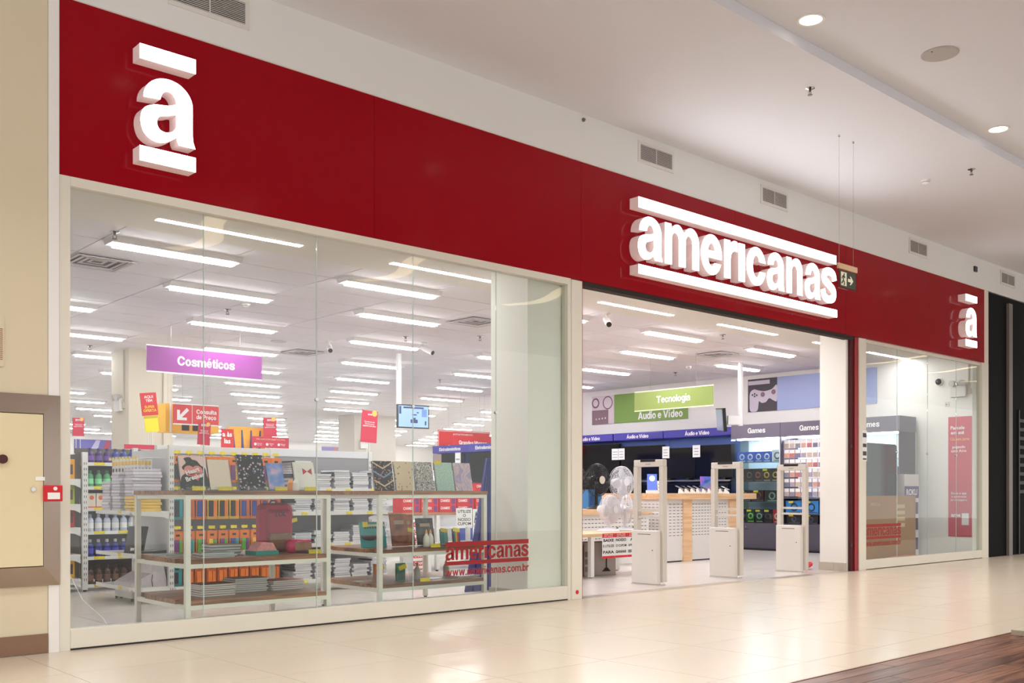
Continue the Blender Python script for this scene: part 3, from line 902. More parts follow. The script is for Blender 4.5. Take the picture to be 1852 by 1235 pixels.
def cctv(x, y, rz, label):
    c = thing('security_camera', label, 'camera', (x, y, ZC), rz, group='bullet cameras on the store ceiling')
    MB().lathe([(0.05, 0), (0.05, -0.012), (0.02, -0.02)], 16).cyl((0, 0, -.015), (0.02, 0, -0.09), 0.014, n=10).build('bracket', WHITE, c)
    MB().cyl((-0.03, 0, -0.07), (0.16, 0, -0.17), 0.042, n=16).build('body', mat('camera_shell', (232, 228, 228), 0.4), c, smooth=False)
    MB().cyl((0.16, 0, -0.17), (0.172, 0, -0.176), 0.034, n=16).build('lens', BLACK, c)
cctv(8.42, 6.25, -2.0, 'white bullet security camera on the ceiling left of the hanging screen')
cctv(9.62, 5.4, -1.2, 'white bullet security camera on the ceiling right of the hanging screen')
cctv(9.85, 1.72, -2.2, 'white bullet security camera on the ceiling inside the entrance')
# ================================================================== COLUMNS
COL = mat('column_paint', (206, 197, 182), 0.7)
def emergency(loc, rz, label, conduit):
    e = thing('emergency_light', label, 'emergency light', loc, rz, group='twin-lamp emergency lights')
    bx('battery_box', mat('grey_white_box', (226, 222, 220), 0.5), -0.13, -0.07, 0, 0.13, 0, 0.2, e, 0.008)
    for x in (-.07, .07):
        MB().cyl((x, -0.03, 0.24), (x + .02 * (1 if x > 0 else -1), -0.12, 0.23), 0.035, 0.055, 14).build('lamp_head', mat('lamp_head_grey', (196, 194, 192), 0.3), e)
    MB().box(-.1, -.05, .2, .1, -.01, .225).build('lamp_bracket', WHITE, e)
    MB().tube([(0.16, -0.012, 0.1), (0.16, -0.012, conduit)], 0.012, 8).box(.12, -.03, .05, .2, 0, .14).build('conduit', mat('conduit_grey', (200, 190, 176), 0.5), e)
bx('wall_column_left', COL, 6.38, 9.05, 0, 7.12, 9.8, ZC, kind='structure')
bx('column_cladding', mat('column_cladding', (210, 201, 186), 0.7), 6.95, 9.02, 0, 7.06, 9.05, ZC, None, label='narrow vertical cladding strip on the left store column', cat='cladding')
emergency((6.38, 9.4, 2.45), -PI / 2, 'white twin-lamp emergency light on the left store column', 1.0)
bx('wall_column_far', mat('column_paint_far', (200, 192, 184), 0.7), 16.8, 18.3, 0, 18.3, 19.2, ZC, kind='structure')
emergency((17.1, 18.3, 2.45), 0, 'white twin-lamp emergency light on the far grey column', 1.0)

# ================================================================== DISPLAY TABLES
TW = wood('rustic_wood_top', (88, 52, 32), (170, 118, 78), 0.4, 0, 2.0)
def display_table(loc, label):
    t = thing('display_table', label, 'table', loc, group='wooden-topped display tables in the window')
    L_, D_, a = 1.29, 1.0, 0.04
    for x in (0, L_ - a):
        for y in (0, D_ - a):
            lg = bx('leg', TFRAME, x, y, 0.012, x + a, y + a, 1.087, t)
            bx('foot', BLACK, x + .008, y + .008, 0, x + a - .008, y + a - .008, 0.012, lg)
    for z in (0.266, 0.585, 1.122):
        zf = z - 0.034
        e = 0.0 if z > 1 else 0.006
        f = MB()
        f.box(a, 0, zf - 0.034, L_ - a, 0.03, zf).box(a, D_ - 0.03, zf - 0.034, L_ - a, D_, zf).box(0.005, a, zf - 0.034, 0.035, D_ - a, zf).box(L_ - .035, a, zf - 0.034, L_ - .005, D_ - a, zf)
        f.build('rail_frame', TFRAME, t)
        if z > 1:
            for k in range(5):
                w_ = (D_ + 0.01) / 5
                bx('top_board', TW, -0.006, -0.006 + k * w_ + .0008, zf, L_ + 0.006, -0.006 + (k + 1) * w_ - .0008, z, t)
        else:
            for k in range(5):
                w_ = (D_ - 0.012) / 5
                bx('shelf_board', TW, 0.041 if k in (0, 4) else 0.004, 0.006 + k * w_ + .0008, zf, L_ - (0.041 if k in (0, 4) else 0.004), 0.006 + (k + 1) * w_ - .0008, z, t)
    return t
T1 = (3.33, 0.11)
T2 = (5.235, 0.28)
display_table((T1[0], T1[1], 0), 'white steel display table with wooden shelves, left one in the window')
display_table((T2[0], T2[1], 0), 'white steel display table with wooden shelves, right one beside the pilaster')
ZT, ZMs, ZB = 1.122, 0.585, 0.266

# ---- notebooks on easels
def easel(x, y, label, tagc=True, w=0.2, group='acrylic easels on the window tables', z=ZT):
    e = thing('acrylic_easel', label, 'easel', (x, y, z), group=group)
    m_ = CLEAR
    MB().box(-w / 2, -0.11, 0, w / 2, 0.1, 0.004).build('foot_plate', m_, e)
    MB().box(-w / 2, -0.004, 0, w / 2, 0.0, 0.17, mtx=Matrix.Translation((0, 0.045, 0.004)) @ Matrix.Rotation(-0.3, 4, 'X')).build('back_rest', m_, e)
    MB().box(-w / 2, -0.11, 0.004, w / 2, -0.106, 0.03).build('front_lip', m_, e)
    if tagc:
        cbox('price_tag', YELTAG, 0.115, 0.002, 0.034, e, (0, -0.112, 0.001), (-0.2, 0, 0))
    return e
COVERS = {}
def notebook(x, y, m_, label, w=0.2, h=0.275, lean=0.3, rz=0.0, spiral='L', thick=0.018, z=ZT, extra=None, cat='notebook', group='notebooks standing on the window tables'):
    n = thing('spiral_notebook', label, cat, (x, y, z), rot=(-lean, 0, rz), group=group)
    bx('cover', m_, -w / 2, 0, 0.0, w / 2, 0.003, h, n, 0.001)
    bx('page_block', PAPER, -w / 2 + .004, 0.0032, 0.003, w / 2 - .003, thick - .003, h - .003, n)
    bx('back_cover', mat('notebook_back', (60, 58, 62), 0.5), -w / 2, thick - .0028, 0, w / 2, thick, h, n)
    if spiral:
        sx = -w / 2 if spiral == 'L' else w / 2
        s = MB()
        for k in range(18):
            s.torus((sx, thick / 2, 0.012 + (h - .024) * k / 17), thick * .62, 0.0013, (0, 0.0, 1), 10, 4)
        s.build('spiral_binding', mat('wire_binding', (70, 70, 74), 0.4, m=0.5), n)
    if extra:
        extra(n, w, h)
    return n
def hearts(n, w, h):
    sp = smooth([(-w * .46, h * .02), (w * .46, h * .02), (w * .46, h * .5), (w * .42, h * .66), (w * .3, h * .72), (w * .16, h * .86), (-.0, h * .9), (-w * .08, h * .97), (-w * .3, h * .93), (-w * .24, h * .8), (-w * .4, h * .66), (-w * .3, h * .5), (-w * .46, h * .36)])
    MB().prism(sp, -0.001, -0.0001).build('printed_splash', pattern('black_heart_cover', [(0, (230, 220, 214)), (0.1, (24, 22, 26))], 'voronoi', 70), n)
    for dx in (-.035, .035):
        MB().cyl((dx, -0.0011, h * .56), (dx, -0.0018, h * .56), 0.045, n=18).build('printed_heart', mat('coral_print', (232, 140, 136), 0.5), n)
    MB().prism([(-.07, h * .5), (.07, h * .5), (.03, h * .26)], -0.0018, -0.0011).build('printed_heart', mat('red_coral_print', (226, 92, 84), 0.5), n)
    text('Heart\nBreaker', INKW, n, (0.0, -0.0024, h * .47), (PI / 2, -0.3, 0), w=0.17, bold=0.03)
    text('Caderno', mat('gold_ink', (206, 190, 150), 0.4), n, (0.02, -0.0016, h * .09), FS, w=0.09, bold=0.01)
nb_y = 0.52
sp_list = [
    (3.575, 'black and pink spiral notebook with heart lettering on the left table', mat('pale_pink_cover', (240, 206, 202), 0.45), 0.235, 0.285, 'L', hearts, True),
    (3.80, 'plain beige spiral notebook beside the black heart notebook', mat('beige_cover', (240, 224, 206), 0.5, var=0.05, vs=60), 0.19, 0.26, 'R', None, True),
    (4.09, 'dark floral ring binder in clear wrap on the left table', pattern('dark_floral_cover', [(0, (236, 170, 180)), (0.17, (216, 190, 170)), (0.27, (100, 120, 166)), (0.36, (40, 38, 44))], 'voronoi', 36, 0.12), 0.24, 0.31, 'L', None, False),
    (4.315, 'blue and pink watercolour notebook on the left table', pattern('watercolour_cover', [(0.3, (236, 190, 216)), (0.5, (130, 160, 226)), (0.7, (76, 120, 214))], 'noise', 9, 0.3), 0.15, 0.24, None, None, True),
    (4.60, 'white dotted spiral notebook with red bow, right end of left table', pattern('white_dot_cover', [(0, (90, 80, 80)), (0.07, (244, 240, 236))], 'voronoi', 30), 0.21, 0.255, 'L', None, True),
]
SHORT = iter(['black and pink notebook', 'plain beige notebook', 'dark floral binder', 'watercolour notebook', 'white dotted notebook'])
for x, lab, m_, w, h, spi, ex_, tg in sp_list:
    n = notebook(x, nb_y - 0.05, m_, lab, w, h, 0.28, 0.0, spi, extra=ex_, z=ZT + 0.007)
    easel(x, nb_y, 'clear acrylic easel holding the %s on the left table' % next(SHORT), tg, w * .9)
n_last = n
b_ = MB()
for s in (-1, 1):
    b_.prism([(0.03, .17), (0.03 + s * .045, .2), (0.03 + s * .045, .14)], -0.0012, -0.0002)
b_.build('printed_bow', mat('red_dotted', (200, 40, 44), 0.5), n_last)
mini = [(4.46, 0.50, (240, 150, 60)), (4.485, 0.46, (244, 240, 236))]
for i, (x, y, c) in enumerate(mini):
    MB().lathe([(0.028, 0), (0.03, 0.01), (0.026, 0.07), (0.01, 0.1)], 14).build('gift_tag_holder', mat('mini_%d' % i, c, 0.4), None, (x, y, ZT), label=['small orange rounded trinket on left table', 'small white rounded trinket on left table'][i], cat='trinket')
def chev(n, w, h):
    for k, c in ((0.72, (222, 196, 170)), (0.42, (120, 160, 206)), (0.12, (222, 196, 170))):
        z = h * k
        MB().prism([(-w / 2, z + .06), (0, z), (w / 2, z + .06), (w / 2, z + .075), (0, z + .016), (-w / 2, z + .075)], -0.001, -0.0001).build('printed_chevron', mat('chev%d' % c[0], c, 0.5), n)
nb2 = [
    (5.56, 'black spiral notebook with chevron and floral pattern on right table', pattern('chevron_cover', [(0, (210, 120, 90)), (0.2, (230, 200, 180)), (0.27, (40, 34, 38))], 'voronoi', 42), 'L', chev),
    (5.805, 'cream spiral notebook with small drawings on right table', pattern('cream_cover', [(0, (150, 120, 90)), (0.22, (228, 210, 180))], 'voronoi', 36, 0.5, (1, 1, .6)), 'L', None),
    (6.045, 'black and white paisley spiral notebook on right table', pattern('paisley_cover', [(0, (34, 36, 46)), (0.42, (230, 228, 226)), (0.5, (34, 36, 46)), (0.56, (220, 218, 216))], 'speck', 26, 0.4, dist=2.5), 'L', None),
    (6.30, 'mint green speckled spiral notebook on right table', pattern('mint_cover', [(0.35, (150, 196, 186)), (0.6, (196, 224, 214))], 'noise', 90), 'L', None),
    (6.54, 'pink and lilac marbled spiral notebook on right table', pattern('marble_cover', [(0.36, (170, 162, 202)), (0.46, (226, 200, 204)), (0.54, (180, 172, 208)), (0.64, (232, 214, 206))], 'noise', 7, 0.4, dist=1.2), 'L', None),
]
for x, lab, m_, spi, ex_ in nb2:
    notebook(x - 0.02, 0.62, m_, lab, 0.222, 0.29, 0.2, 0.0, spi, extra=ex_, z=ZT + 0.003)
pc = bx('price_card', mat('lilac_card', (206, 186, 200), 0.5), -0.05, 0, 0, 0.05, 0.003, 0.1, None, loc=(6.2, 0.66, ZT + 0.27), label='small lilac price card above the paisley notebook', cat='card')
cbox('price_tag', YELTAG, 0.09, 0.002, 0.034, pc, (0.0, -0.002, 0.0))

# ---- left table, middle shelf
bp = thing('backpack', 'deep pink school backpack standing on left table middle shelf', 'backpack', (4.40, 0.62, ZMs), -0.05)
PK = mat('pink_fabric', (204, 20, 78), 0.55, bump=0.3, vs=60)
MB().box(-0.155, -0.02, 0, 0.155, 0.16, 0.43, 0.06).build('body', PK, bp)
MB().box(-0.118, -0.055, 0.03, 0.118, 0.0, 0.37, 0.025).build('front_panel', pattern('pink_glitter', [(0, (226, 120, 160)), (0.07, (176, 16, 70))], 'voronoi', 70), bp)
MB().box(-0.105, -0.068, 0.03, 0.105, -0.05, 0.17, 0.012).build('front_pocket', mat('gold_fabric', (150, 112, 82), 0.4, var=0.4, vs=40), bp)
text('LOL', mat('dark_glitter', (70, 20, 40), 0.4), bp, (0, -0.057, 0.335), FS, w=0.1, bold=0.02)
MB().tube([(-.03, .09, .425), (-.025, .09, .45), (.025, .09, .45), (.03, .09, .425)], 0.008, 8).build('top_handle', PK, bp)
cbox('price_tag', YELTAG, 0.075, 0.002, 0.034, bp, (0.14, -0.03, 0.26), (0, -0.25, 0))
pcs = thing('pencil_case', 'pink and gold rounded pencil case in front of the backpack', 'pencil case', (4.49, 0.42, ZMs), 0.05)
MB().box(-0.125, -0.04, 0, 0.125, 0.04, 0.12, 0.038).build('body', mat('pink_vinyl', (206, 40, 96), 0.25), pcs, smooth=True)
MB().box(-0.06, -0.043, 0.02, 0.1, -0.036, 0.09, 0.003).build('front_print', mat('gold_fabric', (150, 112, 82), 0.4), pcs)
easel(4.53, 0.33, 'small acrylic easel with price tag in front of the pencil case', True, 0.14, z=ZMs)
tb = thing('craft_kit', 'pink craft set on a teal tray on left table middle shelf', 'craft set', (4.12, 0.38, ZMs), 0.05)
bx('tray', mat('teal_card', (40, 150, 140), 0.5), -0.11, -0.08, 0, 0.11, 0.08, 0.035, tb)
MB().prism([(-.1, .0355), (.1, .0355), (.06, .1), (-.04, .11)], -0.07, 0.07).build('wrapped_contents', mat('pink_wrapped', (226, 150, 150), 0.15, var=0.4, vs=50), tb)
def flat_pack(x, y, z, rz, cols, label, w=0.3, d=0.22, n=2, t=0.012, nm='wrapped_notebook', group=None, cat='notebook'):
    for k in range(n):
        o = thing(nm, label if k == 0 else label.replace('lowest', 'higher'), cat, (x + RND.uniform(-.015, .015), y + RND.uniform(-.01, .01), z + k * (t + .001)), rz + RND.uniform(-.08, .08), group)
        bx('cover', cols[k % len(cols)], -w / 2, -d / 2, t * .8, w / 2, d / 2, t, o)
        bx('page_block', PAPER, -w / 2 + .004, -d / 2 + .003, 0, w / 2 - .004, d / 2 - .003, t * .8 - .0002, o)
wrap = [mat('grey_wrap', (120, 124, 122), 0.15, var=0.3, vs=30), mat('teal_wrap', (70, 130, 122), 0.15, var=0.3, vs=30), mat('brown_wrap', (140, 116, 98), 0.15, var=0.3, vs=30)]
flat_pack(3.52, 0.72, ZMs, 0.1, wrap, 'clear-wrapped flat notebook at the left end of left table middle shelf', 0.3, 0.21, 2, 0.01, group='wrapped notebooks on the middle shelf')
flat_pack(3.70, 0.38, ZMs, -0.1, wrap[::-1], 'clear-wrapped flat notebook near the front leg on the middle shelf', 0.28, 0.2, 3, 0.012, group='wrapped notebooks on the middle shelf')
flat_pack(3.88, 0.62, ZMs, 0.05, [mat('navy_cover', (40, 44, 62), 0.4), wrap[0]], 'navy notebook in the low pile behind wrapped notebooks', 0.27, 0.2, 4, 0.022, group='navy pile on the middle shelf')
# ---- left table, bottom shelf: three piles of books
pk_ = [mat('brown_book_cover', (132, 84, 74), 0.4), mat('red_book_cover', (190, 60, 62), 0.4), mat('grey_book_cover', (170, 160, 156), 0.4)]
for x, y, nm, n, lab in ((3.72, 0.48, 0, 6, 'colouring book in the left pile on left table bottom shelf'), (4.09, 0.62, 2, 7, 'colouring book in the middle pile on left table bottom shelf'), (4.43, 0.60, 1, 5, 'colouring book in the right pile on left table bottom shelf')):
    for k in range(n):
        o = cbox('colouring_book', PAPER, 0.30, 0.22, 0.0125, None, (x + RND.uniform(-.012, .012), y + RND.uniform(-.01, .01), ZB + k * 0.0168), (0, 0, RND.uniform(-.06, .06)), label=lab, cat='book', group=lab.split(' in the ')[1])
        cbox('cover', pk_[nm if k == n - 1 or k % 3 else (nm + 1) % 3], 0.305, 0.225, 0.0025, o, (0, 0, 0.0127))
# ---- right table, middle shelf
tc1 = thing('stationery_case', 'teal stationery case with ruler edge on right table middle shelf', 'case', (5.43, 0.62, ZMs), -0.05, rot=(-0.2, 0, -0.05))
bx('body', mat('teal_plastic', (30, 146, 146), 0.35), -0.13, 0, 0, 0.13, 0.05, 0.25, tc1, 0.006)
bx('ruler_band', mat('ruler_cream', (206, 196, 150), 0.5), -0.12, -0.003, 0.205, 0.13, -0.0002, 0.225, tc1)
for k in range(8):
    bx('pencil_slot', INK, -0.1 + k * .028, -0.003, 0.185, -0.085 + k * .028, -0.0002, 0.203, tc1)
MB().prism([(-.05 + .1 * math.cos(a), .12 + .05 * math.sin(a)) for a in [PI + PI * q / 12 for q in range(13)]], -0.003, -0.0002).build('printed_mouth', mat('dark_plum', (60, 24, 34), 0.5), tc1)
cbox('price_tag', YELTAG, 0.06, 0.002, 0.05, tc1, (-0.09, -0.004, 0.2))
for i, (x, y, h, m_, lab) in enumerate(((5.70, 0.58, 0.31, pattern('brown_red_print', [(0.3, (90, 30, 30)), (0.5, (150, 84, 40)), (0.7, (196, 110, 50))], 'noise', 8), 'brown illustrated folder standing left on right table middle shelf'),
                                         (5.80, 0.62, 0.30, pattern('orange_print', [(0.3, (110, 60, 30)), (0.55, (190, 110, 50)), (0.75, (60, 40, 40))], 'noise', 11), 'orange illustrated folder standing behind the brown one'),
                                         (6.02, 0.60, 0.265, pattern('black_print', [(0.4, (24, 22, 24)), (0.7, (90, 84, 80))], 'noise', 14), 'black illustrated activity box on right table middle shelf'))):
    n = thing('activity_folder', lab, 'folder', (x, y, ZMs + 0.01), rot=(-0.18, 0, 0.05 * (1 - i)))
    bx('cover', m_, -0.1, 0, 0, 0.1, 0.018, h, n, 0.002)
    bx('printed_badge', mat('badge_cream', (190, 170, 140), 0.5), -0.06, -0.0015, h * .68, 0.06, -0.0002, h * .8, n)
    if i == 1:
        cbox('price_tag', YELTAG, 0.1, 0.002, 0.04, n, (0.04, -0.006, 0.13), (0, 0.2, 0))
def glue(x, y, z, label, h=0.17):
    g = thing('glue_bottle', label, 'glue bottle', (x, y, z), group='white glue bottles on right table')
    MB().lathe([(0.03, 0), (0.032, 0.01), (0.032, h * .45), (0.026, h * .6), (0.012, h * .74), (0.011, h * .76)], 16).build('body', mat('glue_white', (232, 230, 222), 0.35), g, smooth=True)
    MB().lathe([(0.012, h * .765), (0.013, h * .8), (0.006, h * .95), (0.002, h)], 12).build('nozzle', mat('orange_cap', (236, 160, 40), 0.4), g)
    return g
glue(5.862, 0.40, ZMs, 'white glue bottle with orange cap, left of the pair on middle shelf')
glue(5.935, 0.43, ZMs, 'white glue bottle with orange cap, right of the pair on middle shelf')
easel(5.89, 0.40, 'acrylic price holder in front of the two glue bottles', True, 0.12, z=ZMs)
for i, (x, cs, lab) in enumerate(((6.34, ((60, 150, 150), (90, 170, 160)), 'teal pencil pack standing near the red shop name on glass'), (6.5, ((70, 60, 110), (60, 140, 120), (220, 180, 60), (200, 70, 60), (90, 60, 120)), 'rainbow pencil pack standing near the red shop name on glass'))):
    n = thing('pencil_pack', lab, 'pencil pack', (x, 0.72, ZMs), rot=(-0.25, 0.15, 0.1))
    for k, c in enumerate(cs):
        bx('pencil', mat('pencil_%d_%d' % (i, k), c, 0.4), -0.055 + k * .11 / len(cs), 0, 0, -0.055 + (k + 1) * .11 / len(cs) - .002, 0.01, 0.15, n)
    cbox('price_tag', YELTAG, 0.1, 0.002, 0.04, n, (0, -0.003, 0.125))
flat_pack(6.23, 0.42, ZMs, 0.1, [mat('magazine_pink', (200, 140, 140), 0.3), mat('magazine_dark', (70, 60, 66), 0.3)], 'thin magazine lying on right table middle shelf', 0.28, 0.2, 3, 0.005, 'magazine', 'magazines on right table middle shelf', 'magazine')
MB().torus((5.33, 0.45, ZMs + 0.006), 0.03, 0.005, n=16).torus((5.375, 0.46, ZMs + 0.006), 0.022, 0.005, n=16).build('ribbon_loops', mat('red_ribbon', (190, 40, 60), 0.4), None, label='small coil of red ribbon on right table middle shelf', cat='ribbon')
# ---- right table, bottom shelf
for i, (x, y, c, c2, lab) in enumerate(((5.42, 0.55, (196, 120, 50), (120, 130, 160), 'small orange and grey carton on right table bottom shelf'), (5.64, 0.5, (30, 130, 120), (20, 90, 90), 'small teal carton on right table bottom shelf'))):
    n = thing('small_carton', lab, 'carton', (x, y, ZB), -0.1)
    bx('body', mat('carton_%d' % i, c, 0.4), -0.045, 0, 0, 0.045, 0.035, 0.17, n)
    bx('front_print', mat('carton_p%d' % i, c2, 0.4), -0.04, -0.0015, 0.01, 0.04, -0.0002, 0.08, n)
    cbox('price_tag', YELTAG, 0.085, 0.002, 0.045, n, (0.02, -0.004, 0.11), (0, -0.3, 0))
glue(5.89, 0.58, ZB, 'single white glue bottle in the middle of right table bottom shelf')
glue(6.36, 0.72, ZB, 'single white glue bottle behind magazines on right table bottom shelf')
easel(5.78, 0.42, 'acrylic price holder lying on right table bottom shelf', True, 0.13, z=ZB)
flat_pack(6.03, 0.5, ZB, 0.2, [mat('magazine_dark', (70, 60, 66), 0.3)], 'thin dark magazine beside glue bottle on right table bottom shelf', 0.2, 0.14, 1, 0.006, 'magazine', None, 'magazine')
flat_pack(6.34, 0.46, ZB, 0.1, [mat('magazine_black', (44, 40, 42), 0.25), mat('magazine_grey', (150, 140, 136), 0.3)], 'dark magazine in the spread pile on right table bottom shelf', 0.3, 0.22, 4, 0.005, 'magazine', 'magazines on right table bottom shelf', 'magazine')
flat_pack(5.37, 0.72, ZB, 0.0, [PAPER], 'white sheet lying on right table bottom shelf', 0.2, 0.15, 1, 0.004, 'paper_pad', None, 'paper')

# ================================================================== GONDOLA BEHIND THE TABLES
GP = mat('gondola_panel', (226, 226, 230), 0.5)
PEG = mat('grey_back_panel', (150, 148, 152), 0.6)
def upright(par, x0, y0, x1, y1, z1, nslot=22):
    u = bx('upright', METALW, x0, y0, 0.02, x1, y1, z1, par)
    s = MB()
    for k in range(nslot):
        z = 0.12 + (z1 - 0.2) * k / nslot
        s.box((x0 + x1) / 2 - .014, y0 - 0.0015, z, (x0 + x1) / 2 - .008, y0 - 0.0002, z + .028)
        s.box((x0 + x1) / 2 + .008, y0 - 0.0015, z, (x0 + x1) / 2 + .014, y0 - 0.0002, z + .028)
    s.build('slots', GREYD, u)
    return u
ga = thing('gondola', 'white shelving gondola with peg hooks behind the two window tables', 'gondola', (0, 0, 0))
bx('back_panel', PEG, 4.285, 2.93, 0.13, 6.90, 2.97, 1.52, ga)
bx('top_panel', GP, 4.285, 2.925, 1.52, 6.90, 2.975, 1.6, ga)
bx('plinth', METALW, 4.3, 2.6, 0.02, 6.9, 2.96, 0.12, ga)
for x in (4.28, 5.585, 6.905):
    upright(ga, x, 2.915, x + 0.045, 2.985, 1.6)
for z in (0.12, 0.52, 0.875, 1.13):
    sh = MB().box(5.64, 2.52, z, 6.9, 2.93, z + 0.022).box(5.64, 2.51, z - 0.02, 6.9, 2.52, z + 0.024).build('shelf', METALW, ga)
    for x in (5.64, 6.888):
        MB().prism([(2.53, z), (2.915, z), (2.915, z - .07), (2.85, z - .05)], x, x + .012, 'yz').build('bracket', METALW, sh)
    for k in range(4):
        cbox('price_tag', YELTAG, 0.075, 0.002, 0.03, sh, (5.75 + k * .31 + RND.uniform(-.04, .04), 2.508, z - 0.014))
sh = bx('shelf', METALW, 4.33, 2.56, 0.12, 5.58, 2.925, 0.14, ga)
GOLDT = [mat('orange_pack', (226, 118, 26), 0.3), mat('blue_pack', (40, 66, 150), 0.3), mat('brown_orange_pack', (190, 92, 34), 0.3), mat('teal_pack', (34, 150, 160), 0.3), mat('purple_pack', (110, 60, 120), 0.3), mat('green_pack', (90, 160, 60), 0.3), mat('yellow_pack', (236, 190, 60), 0.3), mat('black_pack', (34, 34, 38), 0.3)]
def blister(x, y, z, w, h, body, acc, label, group, acc2=None):
    o = bx('blister_pack', body, -w / 2, 0, -h, w / 2, 0.004, 0, None, loc=(x, y, z), label=label, cat='blister pack', group=group)
    bx('bubble', acc, -w * .38, -0.016, -h * .9, w * .05, -0.0002, -h * .32, o, 0.003)
    bx('bubble', acc2 or acc, w * .09, -0.016, -h * .9, w * .38, -0.0002, -h * .32, o, 0.003)
    bx('header_print', INK, -w * .2, -0.0012, -h * .2, w * .2, -0.0002, -h * .12, o)
    return o
hook = None
def peg(par, x, y0, z, dy=0.22, tagm=True):
    global hook
    if hook is None:
        m = MB().cyl((0, 0, 0), (0, -dy, -0.012), 0.003, n=6).cyl((0, -dy, -0.012), (0, -dy - .015, 0.012), 0.003, n=6).mesh('peg_hook')
        hook = m
    o = put('peg_hook', hook, METALW, par, (x, y0, z))
    if tagm:
        cbox('price_tag', YELTAG, 0.07, 0.002, 0.032, o, (0, -dy - 0.02, 0.008))
prow = [(1.50, 0.27, 'top', 0), (1.13, 0.29, 'upper', 1), (0.72, 0.27, 'middle', 2), (0.36, 0.2, 'lowest', 3)]
for z, h, nm, kind in prow:
    for k in range(10):
        x = 4.40 + k * 0.125
        peg(ga, x, 2.93, z)
        for q in range(2):
            yy = 2.76 + q * 0.06 if kind != 3 else 2.78 + q * .05
            if kind == 0:
                b_, a1, a2 = GOLDT[0], GOLDT[[7, 2, 4][k % 3]], GOLDT[[1, 7, 6][k % 3]]
            elif kind == 1:
                b_, a1, a2 = (GOLDT[0], GOLDT[1], GOLDT[2]) if k not in (3, 4, 5) else (GOLDT[6], GOLDT[7], GOLDT[0])
            elif kind == 2:
                b_, a1, a2 = (GOLDT[0], GOLDT[[4, 1, 5, 6][k % 4]], GOLDT[[5, 3, 4, 5][k % 4]]) if k < 8 else (GOLDT[1], GOLDT[3], GOLDT[1])
            else:
                b_, a1, a2 = (GOLDT[2], GOLDT[0], GOLDT[0])
            if k == 0 and kind in (1, 3):
                b_, a1, a2 = GOLDT[3], GOLDT[7], GOLDT[3]
            if kind == 2:
                lab = 'orange blister pack of pens in the middle peg row' if b_ is GOLDT[0] else 'blue blister pack of pens in the middle peg row'
            elif kind == 1:
                lab = {0: 'orange and blue blister pack in the upper peg row', 6: 'yellow and black blister pack in the upper peg row', 3: 'teal blister pack at left end of the upper peg row'}[GOLDT.index(b_)]
            elif kind == 3:
                lab = 'teal blister pack at left end of the lowest peg row' if k == 0 else 'brown orange blister pack in the lowest peg row'
            else:
                lab = 'orange blister pack in the top peg row behind the notebooks'
            blister(x, yy - 0.08, z - 0.012, 0.108, h, b_, a1, lab, nm + ' peg row packs, ' + lab.split(' ')[0], a2)
# notebooks stacked on the gondola shelves
NBM = [mat('page_white_a', (248, 248, 250), 0.6), mat('page_white_b', (240, 240, 246), 0.6), mat('page_white_c', (230, 230, 238), 0.6)]
CVR = [mat('cover_slate', (158, 156, 170), 0.5), mat('cover_white', (240, 240, 242), 0.4), mat('cover_dark', (50, 48, 56), 0.5)]
POS = ['leftmost', 'second left', 'middle', 'second right', 'rightmost']
shn = {0.12: 'bottom', 0.52: 'second lowest', 0.875: 'second highest', 1.13: 'top'}
for z, (nlo, nhi) in ((0.12, (6, 9)), (0.52, (5, 9)), (0.875, (7, 8)), (1.13, (7, 11))):
    for s in range(5):
        x = 5.78 + s * 0.253
        n = RND.randint(nlo, nhi)
        if z > 1.1:
            n = (13, 7, 9, 8, 9)[s]
        t = 0.024
        for k in range(n):
            o = cbox('stacked_notebook', NBM[RND.randint(0, 2)], 0.205, 0.275, 0.0205, None, (x + RND.uniform(-.012, .012), 2.675 + RND.uniform(-.01, .012), z + 0.0225 + k * t), (0, 0, RND.choice((0, PI)) + RND.uniform(-.035, .035)),
                     label='white-paged spiral notebook in the %s stack on the %s gondola shelf' % (POS[s], shn[z]), cat='notebook', group='%s notebook stack on the %s gondola shelf' % (POS[s], shn[z]))
            cbox('cover', CVR[0 if RND.random() < .75 else 1], 0.212, 0.28, 0.0026, o, (0, 0, 0.0207))
            cbox('spiral_binding', CVR[2] if (s + k // 4) % 2 else CVR[0], 0.012, 0.26, 0.016, o, (-0.1095, 0, 0.002))
# end cap of that gondola, facing left
ec = thing('gondola_end_cap', 'white gondola end unit stacked with wrapped notebooks, left of the tables', 'gondola', (0, 0, 0))
bx('back_panel', GP, 4.232, 2.53, 0.14, 4.25, 3.4, 1.55, ec)
upright(ec, 4.225, 2.485, 4.275, 2.528, 1.585)
upright(ec, 4.225, 3.401, 4.275, 3.445, 1.585)
bx('foot_panel', METALW, 3.99, 2.84, 0.03, 4.07, 3.3, 0.15, ec)
for x in (4.0, 4.05):
    for y in (2.86, 3.28):
        MB().cyl((x, y, 0), (x, y, 0.03), 0.014, n=10).build('levelling_foot', BLACK, ec)
for z in (0.17, 0.50, 0.92):
    sh = MB().box(3.84, 2.5, z - 0.022, 4.23, 3.4, z).box(3.83, 2.5, z - 0.03, 3.84, 3.4, z + 0.008).build('shelf', METALW, ec)
    for y in (2.497, 3.391):
        MB().prism([(3.845, z), (4.23, z), (4.23, z - .085), (4.17, z - .06), (3.86, z - .035)], y - .012, y - .001, 'xz').build('bracket', METALW, sh)
    cbox('price_tag', YELTAG, 0.002, 0.07, 0.03, sh, (3.827, 2.75, z - .022))
BAG = [mat('wrapped_white', (226, 222, 230), 0.18, var=0.08, vs=25), mat('wrapped_lilac', (208, 202, 216), 0.18, var=0.1, vs=25), mat('wrapped_yellow', (236, 196, 84), 0.2, var=0.1, vs=25)]
